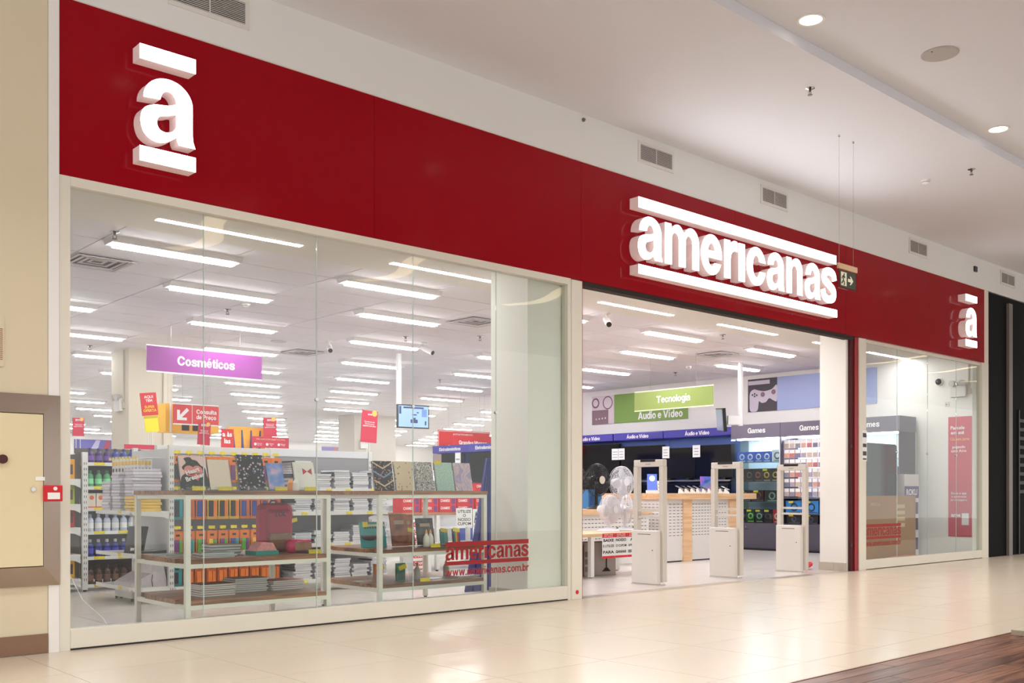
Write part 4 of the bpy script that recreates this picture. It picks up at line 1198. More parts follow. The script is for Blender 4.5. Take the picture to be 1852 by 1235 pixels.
for x, y, n, ny, lab in ((4.03, 2.66, 14, 5, 'front'), (4.02, 2.98, 13, 0, 'middle'), (4.02, 3.25, 10, 0, 'rear')):
    for k in range(n):
        yel = k < ny
        o = cbox('wrapped_notebook', BAG[2] if yel else BAG[k % 2], 0.29, 0.21, 0.028, None, (x + RND.uniform(-.008, .008), y + RND.uniform(-.008, .008), 0.9205 + k * 0.0305), (0, 0, RND.uniform(-.03, .03)), 0.004,
                 label=('yellow-edged' if yel else 'white') + ' plastic-wrapped notebook in the %s stack on the end unit' % lab, cat='notebook', group=('yellow' if yel else 'white') + ' wrapped notebooks, %s stack' % lab)
        cbox('spiral_binding', GREYD, 0.008, 0.18, 0.014, o, (0.1492, 0, 0.006))
DKW = mat('black_wrapped', (62, 58, 60), 0.12, var=0.5, vs=40)
for k in range(3):
    o = cbox('wrapped_binder', DKW, 0.025, 0.2, 0.27, None, (3.93 + k * .034, 2.72 + k * .015, 0.503), (0, 0.22, 0.25), 0.003, label='dark plastic-wrapped binder leaning on the end unit shelf', cat='binder', group='dark binders on the end unit')
    bx('price_sticker', PAPER, -0.0142, -0.06, 0.02, -0.0131, 0.0, 0.05, o)
o = cbox('flat_binder', DKW, 0.28, 0.2, 0.03, None, (4.07, 2.63, 0.501), (0, 0, 0.05), 0.004, label='dark wrapped binder lying flat on the end unit shelf', cat='binder')
for k in range(9):
    yy = 2.58 + k * 0.085
    o = MB().cyl((4.23, yy, 1.46), (3.93, yy, 1.45), 0.003, n=6).build('peg_hook', METALW, ec)
    cbox('price_tag', pattern('cream_price_tag', [(0.0, (120, 110, 60)), (0.3, (244, 226, 130))], 'noise', 60), 0.002, 0.06, 0.03, o, (3.925, yy, 1.44))
    if k:
        for q in range(3 if k < 6 else 1):
            o = bx('pencil_card', PAPER, 0, -0.036, -0.2, 0.004, 0.036, 0, None, loc=(3.96 + q * .07, yy, 1.445), label='white and orange pencil card hanging on the end unit pegs', cat='pencil card', group='pencil cards on the end unit')
            bx('orange_band', GOLDT[6], -0.0015, -0.036, -0.06, -0.0002, 0.036, -0.02, o)
            bx('printed_pencils', mat('dark_print', (90, 80, 84), 0.5), -0.0015, -0.022, -0.17, -0.0002, 0.022, -0.09, o)
wp = thing('wrapped_bundle', 'crumpled clear-plastic bundle of white pads on end unit bottom shelf', 'bundle', (3.86, 2.52, 0.171))
MB().prism([(0, 0), (.36, 0), (.36, .06), (.33, .2), (.22, .26), (.2, .13), (.03, .04)], 0.02, 0.5).build('pads', mat('crumpled_clear', (214, 208, 212), 0.12, var=0.15, vs=20, bump=0.8), wp)
MB().tube([(.21, -0.002, .0), (.2, .0, .06), (.21, .005, .12)], 0.004).build('tie', GREYD, wp)

# ================================================================== GONDOLA WITH BOTTLES AT FAR LEFT
gb2 = thing('gondola', 'white gondola of shampoo bottles at the left edge of the window', 'gondola', (0, 0, 0))
bx('back_panel', mat('brown_back', (96, 86, 80), 0.7), 4.05, 4.66, 0.1, 6.1, 4.7, 1.62, gb2)
upright(gb2, 3.985, 4.24, 4.045, 4.28, 1.56)
upright(gb2, 3.985, 4.66, 4.045, 4.70, 1.56)
MB().cyl((4.015, 4.26, 0), (4.015, 4.26, 0.02), 0.018, n=10).build('levelling_foot', BLACK, gb2)
SHB = (0.07, 0.38, 0.665, 0.93, 1.17, 1.44)
for z in SHB:
    sh = MB().box(4.05, 4.27, z - .022, 6.1, 4.655, z).box(4.05, 4.26, z - .03, 6.1, 4.27, z + .008).build('shelf', METALW, gb2)
    for k in range(3):
        cbox('price_tag', YELTAG, 0.12, 0.002, 0.03, sh, (4.18 + k * .27, 4.258, z - .022))
rowsB = [(0.07, 'brown', (70, 44, 34), (50, 34, 28), 0.22), (0.38, 'navy blue', (34, 40, 130), (230, 230, 235), 0.2), (0.665, 'white and blue', (206, 214, 232), (170, 190, 226), 0.2), (1.17, 'green', (90, 160, 110), (60, 130, 84), 0.19), (1.44, 'purple and blue', (70, 40, 110), (44, 34, 96), 0.17)]
for z, nm, c, c2, h in rowsB:
    g0 = None
    for k in range(7):
        x = 4.10 + k * 0.095
        if nm.startswith('purple') and k > 2:
            cm = mat('bottle_blue', (30, 64, 150), 0.2)
        else:
            cm = mat('bottle_' + nm.replace(' ', '_'), c, 0.2)
        lab = '%s bottle on the shampoo gondola at the left window edge' % nm
        if nm.startswith('purple'):
            lab = ('purple' if k <= 2 else 'blue') + ' bottle on the top shampoo shelf at the left window edge'
        b_ = MB().lathe([(0.036, 0), (0.04, 0.01), (0.04, h * .62), (0.03, h * .76), (0.016, h * .8), (0.015, h * .82)], 14).build('bottle', cm, None, (x, 4.34, z + .0005), smooth=True, label=lab, cat='bottle', group='bottles, ' + lab.split(' bottle')[0])
        MB().lathe([(0.018, h * .825), (0.018, h * .97), (0.014, h)], 12).build('cap', mat('cap_' + nm.replace(' ', '_'), c2, 0.35), b_)
        MB().lathe([(0.0405, h * .2), (0.0407, h * .5)], 14).build('label_band', mat('band_' + nm.replace(' ', '_'), tuple(min(255, int(v * 1.25 + 30)) for v in c), 0.4), b_)
for k in range(6):
    b_ = bx('tonic_carton', mat('white_orange_box', (238, 224, 210), 0.5), -0.045, -0.03, 0, 0.045, 0.03, 0.17, None, loc=(4.11 + k * .1, 4.34, 0.9305), label='white carton with orange print between the shampoo shelves', cat='carton', group='white cartons on the shampoo gondola')
    MB().cyl((0, -0.0302, .12), (0, -0.0312, .12), 0.025, n=16).build('orange_mark', mat('orange_mark', (226, 110, 60), 0.5), b_)
    bx('orange_band', mat('orange_mark', (226, 110, 60), 0.5), -0.045, -0.0312, 0.0, 0.045, -0.0302, 0.022, b_)
ec2 = thing('gondola_end_cap', 'narrow white gondola end unit cut by the left window frame', 'gondola', (0, 0, 0))
bx('back_panel', mat('brown_back', (96, 86, 80), 0.7), 3.965, 4.29, 0.1, 3.98, 5.1, 1.54, ec2)
for z in (0.15, 0.42, 0.72, 0.98, 1.26):
    sh = bx('shelf', METALW, 3.58, 4.25, z - .022, 3.964, 5.1, z, ec2)
    MB().prism([(3.6, z), (3.964, z), (3.964, z - .1), (3.9, z - .07), (3.62, z - .035)], 4.238, 4.249, 'xz').build('bracket', METALW, sh)
for z, c, l in ((1.26, (244, 170, 40), 'orange and yellow carton, topmost on the left end unit'), (0.98, (170, 190, 60), 'lime green carton on the left end unit'), (0.72, (190, 40, 50), 'red carton on the left end unit'), (0.15, (240, 190, 50), 'yellow and green carton, lowest on the left end unit')):
    o = bx('product_carton', mat('carton_' + l.split(' ')[0], c, 0.4), -0.06, 0, 0, 0.06, 0.05, 0.22, None, loc=(3.86, 4.3, z + .0005), label=l, cat='carton')
    bx('printed_window', mat('dark_print2', (90, 60, 40), 0.5), -0.02, -0.0012, 0.05, 0.04, -0.0002, 0.16, o)
MB().tube([(3.62, 3.93, 0.75), (3.56, 3.6, 0.4), (3.42, 2.6, 0.08), (3.25, 1.6, 0.005), (2.98, 0.7, 0.005)], 0.004, 6).build('white_cable', METALW, None, label='thin white cable hanging down to the floor at left', cat='cable')

# ================================================================== SIGNS INSIDE THE STORE
def hang_sign(nm, label, x0, x1, z0, z1, y, m_, txt, tw, border=True, tcol=INKW, rz=0, th=None, tx=0.0, wires=True, rot=None):
    w, h = x1 - x0, z1 - z0
    s = thing(nm, label, 'sign', ((x0 + x1) / 2, y, z0), rz)
    bx('panel', m_, -w / 2, -0.008, 0, w / 2, 0.008, h, s)
    if border:
        bx('top_rail', PAPER, -w / 2, -0.012, h, w / 2, 0.012, h + 0.018, s)
        bx('bottom_rail', PAPER, -w / 2, -0.012, -0.018, w / 2, 0.012, 0, s)
    if txt:
        htext(txt, tcol, s, (tx, -0.0095, h * .5), FS, w=tw)
    if wires:
        for x in (-w * .3, w * .3):
            MB().cyl((x, 0, h + .018), (x, 0, ZC - z0), 0.0015, n=5).build('wire', STEEL, s)
    return s
hang_sign('hanging_sign', 'purple hanging sign lettered in white over the left shelves', 5.51, 7.235, 2.775, 3.115, 6.2, mat('purple_sign', (140, 56, 138), 0.4), 'Cosméticos', 0.86)
cs = hang_sign('hanging_sign', 'red hanging sign with white diagonal arrow below the purple sign', 6.233, 6.944, 2.13, 2.41, 7.0, mat('red_sign', (212, 40, 44), 0.45), 'Consulta\nde Preço', 0.32, tx=0.16)
MB().prism([(-.30, .05), (-.30, .2), (-.255, .2), (-.255, .125), (-.15, .235), (-.115, .2), (-.225, .09), (-.15, .09), (-.15, .05)], -0.0105, -0.0085).build('arrow', INKW, cs)
bx('divider', INKW, -0.07, -0.0105, 0.0, -0.064, -0.0085, 0.28, cs)
yb = thing('hanging_light_box', 'yellow hanging display box behind the red arrow sign', 'display box', (6.27, 7.35, 2.02))
bx('body', mat('yellow_sign', (246, 190, 50), 0.5), 0, 0, 0, 0.85, 0.3, 0.43, yb)
bx('white_edge', PAPER, 0.06, -0.003, 0, 0.09, -0.0002, 0.43, yb)
for x in (.25, .42):
    bx('printed_panel', INK, x, -0.003, 0.03, x + .12, -0.0002, 0.2, yb)
for x in (.1, .75):
    MB().cyl((x, .15, .43), (x, .15, ZC - 2.02), 0.002, n=5).build('wire', STEEL, yb)
def post_sign(label, x, y, zb, z0, z1, w, m_, lines, tilt=0.0, extra=None, holder=True):
    s = thing('shelf_sign', label, 'sign', (x, y, zb))
    MB().box(-.03, -.004, 0, -.024, .004, z0 - zb + .02).box(.024, -.004, 0, .03, .004, z0 - zb + .02).box(-.024, -.003, (z0 - zb) * .5, .024, .003, (z0 - zb) * .5 + .006).build('stand', METALW, s)
    p = bx('board', m_, -w / 2, -0.004, 0, w / 2, 0.004, z1 - z0, s, loc=(0, -0.008, z0 - zb), rot=(0, tilt, 0))
    h = z1 - z0
    for tx_, zf, tw_, col in lines:
        text(tx_, col, p, (0, -0.005, h * zf), FS, w=tw_, bold=0.015)
    if extra:
        extra(p, w, h)
    return s
YI = mat('yellow_ink', (250, 214, 40), 0.5)
def yhold(p, w, h):
    bx('yellow_pocket', YEL, -w * .42, -0.0065, -0.2, w * .42, 0.004, -0.002, p)
    bx('pocket_fold', mat('mustard', (206, 178, 20), 0.5), -w * .42, -0.009, -0.035, w * .42, -0.0067, -0.004, p)
post_sign('red sign with yellow pocket on a stand above the bottle gondola', 4.95, 4.72, 1.62, 2.045, 2.32, 0.2, REDP, [('AQUI\nTEM', .74, .11, INKW), ('SUPER\nOFERTA', .3, .16, YI)], -0.12, yhold)
def coin(p, w, h):
    MB().cyl((w * .28, -0.0045, h * .93), (w * .28, -0.008, h * .93), w * .16, n=18).build('printed_coin', mat('coin_gold', (240, 190, 90), 0.5), p)
AME = [('ame', .88, .08, INKW), ('Parcele em até\n12x sem juros\npagando com Ame', .58, .26, INKW)]
def ame(label, x, y, zb, z0, z1, w, tilt, full=True):
    return post_sign(label, x, y, zb, z0, z1, w, CRIM, [(t, f, min(tw, w * .8), c) for t, f, tw, c in AME], tilt, coin)
ame('small crimson payment sign above the pencil packs on the gondola', 4.80, 2.95, 1.6, 1.62, 1.86, 0.14, 0.06)
ame('crimson payment sign with gold coin standing left of the hanging screen', 9.3, 6.475, 1.5, 1.93, 2.45, 0.31, 0.06)
ame('crimson payment sign above the orange packs in the middle', 6.52, 4.64, 1.6, 1.84, 2.09, 0.19, -0.04)
ame('crimson payment sign at the far left above the bottles', 4.7, 6.475, 1.5, 1.86, 2.1, 0.15, 0.0)
gc = thing('gondola', 'white gondola in the second row seen over the window stacks', 'gondola', (0, 0, 0))
bx('back_panel', GP, 6.2, 4.62, 0.12, 7.95, 4.66, 1.6, gc)
bx('plinth', METALW, 6.2, 4.3, 0.0, 7.95, 4.95, 0.12, gc)
for z in (0.5, 0.9, 1.3):
    bx('shelf', METALW, 6.2, 4.3, z, 7.95, 4.615, z + .02, gc)
gd = thing('gondola', 'white gondola in the third row below the hanging screen', 'gondola', (0, 0, 0))
bx('back_panel', GP, 4.6, 6.45, 0.12, 11.2, 6.5, 1.5, gd)
bx('plinth', METALW, 4.6, 6.1, 0.0, 11.2, 6.9, 0.12, gd)
for z in (0.5, 0.9, 1.3):
    bx('shelf', METALW, 4.6, 6.1, z, 11.2, 6.445, z + .02, gd)
BOARDS = []
b1 = bx('poster_board', mat('yellow_poster', (240, 170, 50), 0.5), 0, 0, 0, 0.52, 0.012, 0.3, None, loc=(5.97, 4.72, 1.66), label='yellow poster board with blue blades behind the gondola top', cat='poster')
for k in range(4):
    MB().prism([(0.06 + k * .12, .02), (.1 + k * .12, .02), (.07 + k * .13, .26), (.05 + k * .13, .26)], -0.002, -0.0002).build('printed_blade', mat('blade_%d' % (k % 2), ((90, 60, 130), (50, 70, 120))[k % 2], 0.5), b1)
BOARDS.append((b1, (.02, .09), 0.04))
b1 = bx('poster_board', REDP, 0, 0, 0, 0.17, 0.01, 0.26, None, loc=(5.85, 4.668, 1.66), label='red poster with big white lettering left of yellow poster', cat='poster')
text('a às\nlas', INKW, b1, (0.08, -0.0015, 0.15), FS, w=0.13, bold=0.03)
BOARDS.append((b1, (.02, .14), 0.04))
b1 = bx('poster_board', CRIM, 0, 0, 0, 0.54, 0.01, 0.145, None, loc=(6.25, 4.625, 1.695), label='long crimson payment board above the orange packs', cat='poster')
text('Olha como é fácil pagar com Ame', mat('pale_orange_ink', (240, 190, 150), 0.5), b1, (0.27, -0.0015, 0.11), FS, w=0.42, bold=0.01)
for k in range(3):
    MB().cyl((0.05 + k * .17, -0.0002, .045), (0.05 + k * .17, -0.002, .045), 0.018, n=14).build('white_dot', INKW, b1)
    text(('Baixe seu\napp Ame', 'Cadastre\nseu', 'Pague com\no código')[k], INKW, b1, (0.11 + k * .17, -0.0015, 0.045), FS, w=0.07, bold=0.01)
BOARDS.append((b1, (.05, .46), 0.095))
b1 = bx('shelf_topper', CRIM, 0, 0, 0, 0.5, 0.01, 0.055, None, loc=(4.62, 4.675, 1.63), label='thin crimson strip above the white end unit', cat='strip')
BOARDS.append((b1, (.05, .4), 0.01))
def legs(b, xs, h):
    for x in xs:
        bx('stand_leg', METALW, x, 0.012, -h, x + .012, 0.02, 0.05, b)
for b_, xs, h_ in BOARDS:
    legs(b_, xs, h_)
# hanging monitor
tv = thing('hanging_monitor', 'small screen showing camera view, hanging on a white pole', 'monitor', (10.3, 6.6, 2.21), -0.12)
MB().cyl((-0.24, 0.06, 0.3), (-0.24, 0.06, ZC - 2.21), 0.045, n=18).build('pole', mat('white_pole', (244, 244, 246), 0.35), tv)
bx('bezel', BLACK, -0.31, -0.02, 0, 0.31, 0.03, 0.4, tv, 0.004)
sc_ = bx('screen', mat('lit_screen', (140, 170, 236), 0.2, e=0.5, var=0.12, vs=5), -0.29, -0.0225, 0.02, 0.29, -0.0202, 0.38, tv)
sd = mat('screen_shapes', (40, 60, 110), 0.3)
for x0, z0, x1, z1 in ((-.2, .335, .2, .365), (-.28, .24, -.24, .37), (.06, .26, .1, .28), (-.03, .22, .06, .24), (-.06, .09, .08, .15), (-.02, .15, .04, .18), (.22, .06, .25, .13), (.16, .2, .26, .33)):
    bx('screen_shape', sd if x0 != .16 else mat('screen_shapes2', (110, 150, 220), 0.3), x0, -0.0235, z0, x1, -0.0227, z1, sc_)
bx('bracket', BLACK, -0.28, 0.03, 0.15, -0.2, 0.05, 0.28, tv)
gm = hang_sign('hanging_sign', 'red rounded self-service hanging sign right of the screen', 14.66, 16.28, 2.07, 2.6, 11.5, mat('red_sign', (212, 40, 44), 0.45), None, 0, border=False)
text('AUTOATENDIMENTO', INKW, gm, (-0.05, -0.0095, 0.44), FS, w=0.62, bold=0.015)
for x0, z0, x1, z1 in ((-.79, .505, .79, .515), (-.79, .01, .79, .02), (-.80, .02, -.79, .505), (.79, .02, .80, .505)):
    bx('border_line', INKW, x0, -0.0105, z0, x1, -0.0085, z1, gm)
MB().cyl((-.48, -.0085, .13), (-.48, -.0105, .13), 0.05, n=18).build('info_disc', INKW, gm)
text('i', REDP, gm, (-.48, -.0115, .13), FS, h=0.07, bold=0.03)
bx('printed_cards', mat('pink_cards', (230, 170, 170), 0.5), -0.38, -0.0105, 0.08, -0.24, -0.0085, 0.18, gm)
hang_sign('hanging_sign', 'red brand hanging sign overlapping the self-service sign', 14.62, 15.85, 2.12, 2.45, 10.9, REDP, 'Grandes Marcas', 0.86, border=False)
# blue appliance display facing left
el = thing('television_display', 'blue-headed television display bay facing left beyond the notebooks', 'display bay', (13.5, 8.6, 0))
BLU = mat('blue_header', (54, 46, 150), 0.35)
for k in range(2):
    p = bx('header', BLU, -0.12, -0.95 + k * 1.2, 1.96, 0.05, 0.24 + k * 1.2, 2.12, el)
    htext('Eletrodomésticos', INKW, p, (-0.122, -0.355 + k * 1.2, 2.04), FW, w=0.72)
bx('back_panel', mat('blue_panel', (70, 90, 170), 0.5), 0.0, -0.95, 0.1, 0.05, 1.45, 1.96, el)
bx('counter_shelf', METALW, -0.25, -0.95, 1.26, 0.0, 1.45, 1.3, el)
bx('plinth', METALW, -0.25, -0.95, 0, 0.05, 1.45, 0.1, el)
for k, y in enumerate((7.8, 9.0)):
    t = thing('television', 'black television on the blue-headed bay, %s' % ('hidden partly by the pilaster' if k == 0 else 'farther from the pilaster'), 'television', (13.42, y, 1.301))
    bx('screen', DARK, -0.02, 0.0, 0.04, 0.02, 1.05, 0.63, t)
    bx('stand', BLACK, -0.1, 0.3, 0, 0.06, 0.75, 0.04, t)
    pt = bx('price_card', PAPER, -0.03, 0.1, 0.4, -0.022, 0.28, 0.66, t)
    bx('printed_lines', mat('grey_print', (150, 150, 160), 0.6), -0.032, 0.13, 0.5, -0.0305, 0.25, 0.53, pt)
# paper boxes on a white table
pt = thing('promotion_table', 'white-legged table piled with red paper boxes behind the right table', 'table', (8.15, 3.95, 0))
bx('top', wood('plain_wood', (150, 104, 74), (196, 148, 112), 0.5), 0, 0, 0.79, 1.8, 0.75, 0.83, pt)
for x in (0.6, 1.74):
    for y in (0.0, 0.69):
        lg = bx('leg', METALW, x, y, 0.02, x + .055, y + .055, 0.79, pt)
        MB().cyl((x + .027, y + .027, 0), (x + .027, y + .027, .02), 0.02, n=10).build('foot', BLACK, lg)
bx('leg', METALW, 0.0, 0.0, 0, .055, .055, 0.79, pt)
bx('lower_shelf', METALW, 0.055, 0.05, 0.28, 1.74, 0.69, 0.3, pt)
RB = mat('red_box', (206, 26, 40), 0.45)
def ream(x, y, z, label, group, nm='paper_box', white=False):
    o = cbox(nm, PAPER if white else RB, 0.31, 0.22, 0.104, None, (x, y, z), label=label, cat='paper box', group=group)
    if white:
        bx('red_print', REDP, -0.155, -0.1112, 0.02, 0.1, -0.1102, 0.085, o)
        text('CHAMEX', INKW, o, (-0.03, -0.1118, 0.053), FS, w=0.2, h=0.045, bold=0.02)
    else:
        text('CHAMEX', INKW, o, (-0.05, -0.1108, 0.06), FS, w=0.17, h=0.04, bold=0.02)
        bx('purple_print', mat('purple_print', (110, 50, 130), 0.5), 0.07, -0.1112, 0.012, 0.13, -0.1102, 0.092, o)
for i in range(5):
    for k in range(2 if i < 4 else 4):
        ream(8.32 + i * .325 + (0 if i < 4 else 0.02), 4.08, 0.8305 + k * .1045, 'red paper box in the rows on top of the promotion table', 'red paper boxes on the promotion table')
for i in range(4):
    o = ream(8.5 + i * .34, 4.12, 0.3005, 'white paper box with red print on the low shelf of the promotion table', 'white paper boxes on the low shelf', white=True)
for k in range(7):
    ream(8.22, 3.70, 0.0 + k * .1045, 'white paper box with red print in the floor stack by the promotion table', 'white paper boxes in the floor stack', white=True)
ps = bx('promotion_poster', PAPER, 0, 0, 0, 0.3, 0.003, 0.27, None, loc=(9.1, 3.945, 0.615), label='white coupon poster with four lines of bold text on the table edge', cat='poster')
text('UTILIZE\nO\nNOSSO\nCUPOM', INK, ps, (0.15, -0.001, 0.135), FS, w=0.25, h=0.22, bold=0.02)
ps = bx('promotion_poster', PAPER, 0, 0, 0, 0.42, 0.003, 0.62, None, loc=(9.41, 3.942, 0.25), label='white offer poster with tall narrow black letters on the table edge', cat='poster')
text('APPL14', INK, ps, (0.2, -0.001, 0.5), FS, w=0.36, h=0.17, bold=0.02)
text('2 UNIDADES DE CHAMEX', INK, ps, (0.2, -0.001, 0.375), FS, w=0.38, h=0.035, bold=0.015)
text('POR APENAS:', INK, ps, (0.2, -0.001, 0.25), FS, w=0.36, h=0.16, bold=0.02)
bc = thing('blue_folded_panel', 'dark blue pleated triangular panel standing beside the white pilaster', 'panel', (7.36, 1.35, 0))
b_ = MB()
for k in range(8):
    a0, a1 = -0.22 + k * .055, -0.22 + (k + 1) * .055
    am = (a0 + a1) / 2
    b_.prism([(a0, 0), (a1, 0), (a1 * .12 + .12, 1.5), (a0 * .12 + .12, 1.5)], 0.01 * (k % 2), 0.03 + 0.01 * (k % 2))
b_.build('pleats', mat('navy_fabric', (34, 42, 120), 0.6), bc)
# murals on the far wall
def mural(x, z, w, h, cols, label, y=33.89):
    o = bx('wall_mural', mat('mural_%d%d' % (int(x), cols[0][0]), cols[0], 0.6), 0, 0, 0, w, 0.01, h, None, loc=(x, y - .01, z), label=label, cat='mural')
    for k, c in enumerate(cols[1:]):
        MB().prism([(w * (.2 + k * .3), 0.02), (w * (.45 + k * .3), 0.02), (w * (.6 + k * .25), h - .02), (w * (.5 + k * .25), h - .02)], -0.004, -0.0002).build('printed_shape', mat('mural_s%d' % (c[0] * 3 + c[1]), c, 0.6), o)
mural(13.9, 2.3, 1.7, 0.95, [(96, 92, 168), (190, 180, 214), (170, 50, 80)], 'blue and red mural on the far wall at left')
mural(20.1, 2.6, 1.3, 0.5, [(176, 100, 96), (96, 92, 168)], 'reddish brown mural on the far wall')
mural(25.2, 2.6, 1.4, 0.7, [(150, 140, 200), (206, 130, 100)], 'lilac mural on the far wall')
mural(28.1, 2.5, 0.9, 0.7, [(86, 92, 40), (110, 120, 60)], 'olive green mural on the far wall')

# unseen far aisles, added so their dark goods soak up bounced light
for r_, y in enumerate((9.2, 13.2, 16.2, 21.5, 24.5, 27.5, 30.5)):
    x0, x1 = (8.2, 12.4) if r_ == 0 else (7.5 + r_ * .8, 15.5 + r_ * 1.8)
    g = thing('gondola', 'long unseen gondola added to soak up light in the %s aisle toward the far wall' % ('first second third fourth fifth sixth last'.split()[r_]), 'gondola', (0, 0, 0))
    bx('back_panel', PEG, x0, y - .02, 0.1, x1, y + .02, 1.45, g)
    bx('plinth', METALW, x0, y - .45, 0, x1, y + .45, 0.1, g)
    for z in (0.1, 0.5, 0.9, 1.25):
        bx('shelf', METALW, x0, y - .45, z, x1, y + .45, z + .02, g)
    for z in (0.12, 0.52, 0.92):
        m_ = mat('goods_%d' % int(z * 100), ((120, 90, 70), (70, 80, 130), (150, 70, 60))[int(z * 2.5)], 0.6, var=0.6, vs=9)
        b_ = MB()
        k = x0 + .05
        while k < x1 - .25:
            w_ = RND.uniform(.1, .2)
            b_.box(k, y - .4, z + .0005, k + w_ - .01, y - .1, z + RND.uniform(.18, .3))
            b_.box(k, y + .1, z + .0005, k + w_ - .01, y + .4, z + RND.uniform(.18, .3))
            k += w_
        o = b_.build('merchandise', m_, g)
        o['kind'] = 'stuff'

# ================================================================== ENTRANCE: anti-theft gates
GM = mat('grey_gate_plastic', (206, 200, 190), 0.45)
GM2 = mat('pale_gate_cover', (218, 213, 206), 0.42)
def gate(x, y, label):
    g = thing('security_gate', label, 'security gate', (x, y, 0), group='anti-theft gates in the entrance')
    for a, b in ((0.0, 0.06), (0.40, 0.46)):
        bx('post', GM, 0.0, a, 0.04, 0.075, b, 1.421, g)
    bx('top_bar', GM, 0.0, 0.0, 1.42, 0.075, 0.46, 1.505, g, 0.01)
    bx('black_insert', BLACK, -0.003, 0.12, 1.478, 0.078, 0.35, 1.512, g)
    bx('name_plate', mat('plate_grey', (150, 146, 140), 0.4), -0.002, 0.19, 1.445, -0.0002, 0.27, 1.455, g)
    for z in (0.80, 0.88):
        bx('cross_bar', GM, 0.02, 0.06, z, 0.055, 0.40, z + .028, g)
    c = bx('base_cover', GM2, -0.075, 0.03, 0.012, -0.0005, 0.43, 0.655, g, 0.012)
    bx('handle_slot', GREYD, -0.0765, 0.13, 0.605, -0.0752, 0.33, 0.612, c)
    MB().cyl((-0.0755, 0.1, 0.42), (-0.078, 0.1, 0.42), 0.007, n=10).build('lock', BLACK, c)
    bx('base_plate', GM, -0.07, 0.02, 0.0, 0.07, 0.44, 0.012, g)
    return g
gate(9.36, 0.365, 'grey anti-theft gate nearest the camera, beside the fans')
gate(10.88, 0.34, 'grey anti-theft gate in the middle of the entrance')
gate(12.38, 0.31, 'grey anti-theft gate nearest the right pilaster')

# ================================================================== FANS AND THEIR TABLE
LW = wood('light_oak', (206, 164, 122), (232, 196, 156), 0.45, 0, 1.6)
ft = thing('fan_table', 'white-legged table with pale wood top carrying white fans', 'table', (8.7, 1.63, 0))
bx('top', LW, 0, 0, 0.535, 2.1, 0.75, 0.575, ft)
for x in (0.02, 0.78, 2.0):
    for y in (0.02, 0.67):
        if x == 0.78 and y > .5:
            continue
        lg = bx('leg', METALW, x, y, 0.015, x + .06, y + .06, 0.535, ft)
        MB().cyl((x + .03, y + .03, 0), (x + .03, y + .03, .015), 0.022, n=10).build('foot', STEEL, lg)
bs = thing('hanging_banner', 'white and red banner of offer text hanging on the fan table', 'banner', (9.66, 1.62, 0.25))
for k in range(3):
    w_ = 0.245
    s = bx('banner_sheet', PAPER, k * w_, 0.0, 0.0, (k + 1) * w_ - .003, 0.004, 0.325, bs)
    bx('red_band', REDP, k * w_, -0.0012, 0.27, (k + 1) * w_ - .003, -0.0002, 0.325, s)
    bx('red_edge', REDP, k * w_, -0.0012, 0.0, (k + 1) * w_ - .003, -0.0002, 0.03, s)
    text('muito mais\npor menos', INKW, s, (k * w_ + .12, -0.002, 0.297), FS, w=0.17, h=0.04, bold=0.015)
    text((('BAIXE', 'E UTILIZE', 'PARA'), ('NOSSO', 'O CUPOM', 'GANHAR'), ('APP', 'APPL1421', 'DESCONTOS'))[k][0], INK, s, (k * w_ + .12, -0.0012, 0.235), FS, w=(0.2, 0.2, 0.13)[k], h=0.038, bold=0.03)
    text((('BAIXE', 'E UTILIZE', 'PARA'), ('NOSSO', 'O CUPOM', 'GANHAR'), ('APP', 'APPL1421', 'DESCONTOS'))[k][1], INK, s, (k * w_ + .12, -0.0012, 0.16), FS, w=0.21, h=0.033, bold=0.02)
    text((('BAIXE', 'E UTILIZE', 'PARA'), ('NOSSO', 'O CUPOM', 'GANHAR'), ('APP', 'APPL1421', 'DESCONTOS'))[k][2], INK, s, (k * w_ + .12, -0.0012, 0.08), FS, w=0.21, h=0.038, bold=0.03)
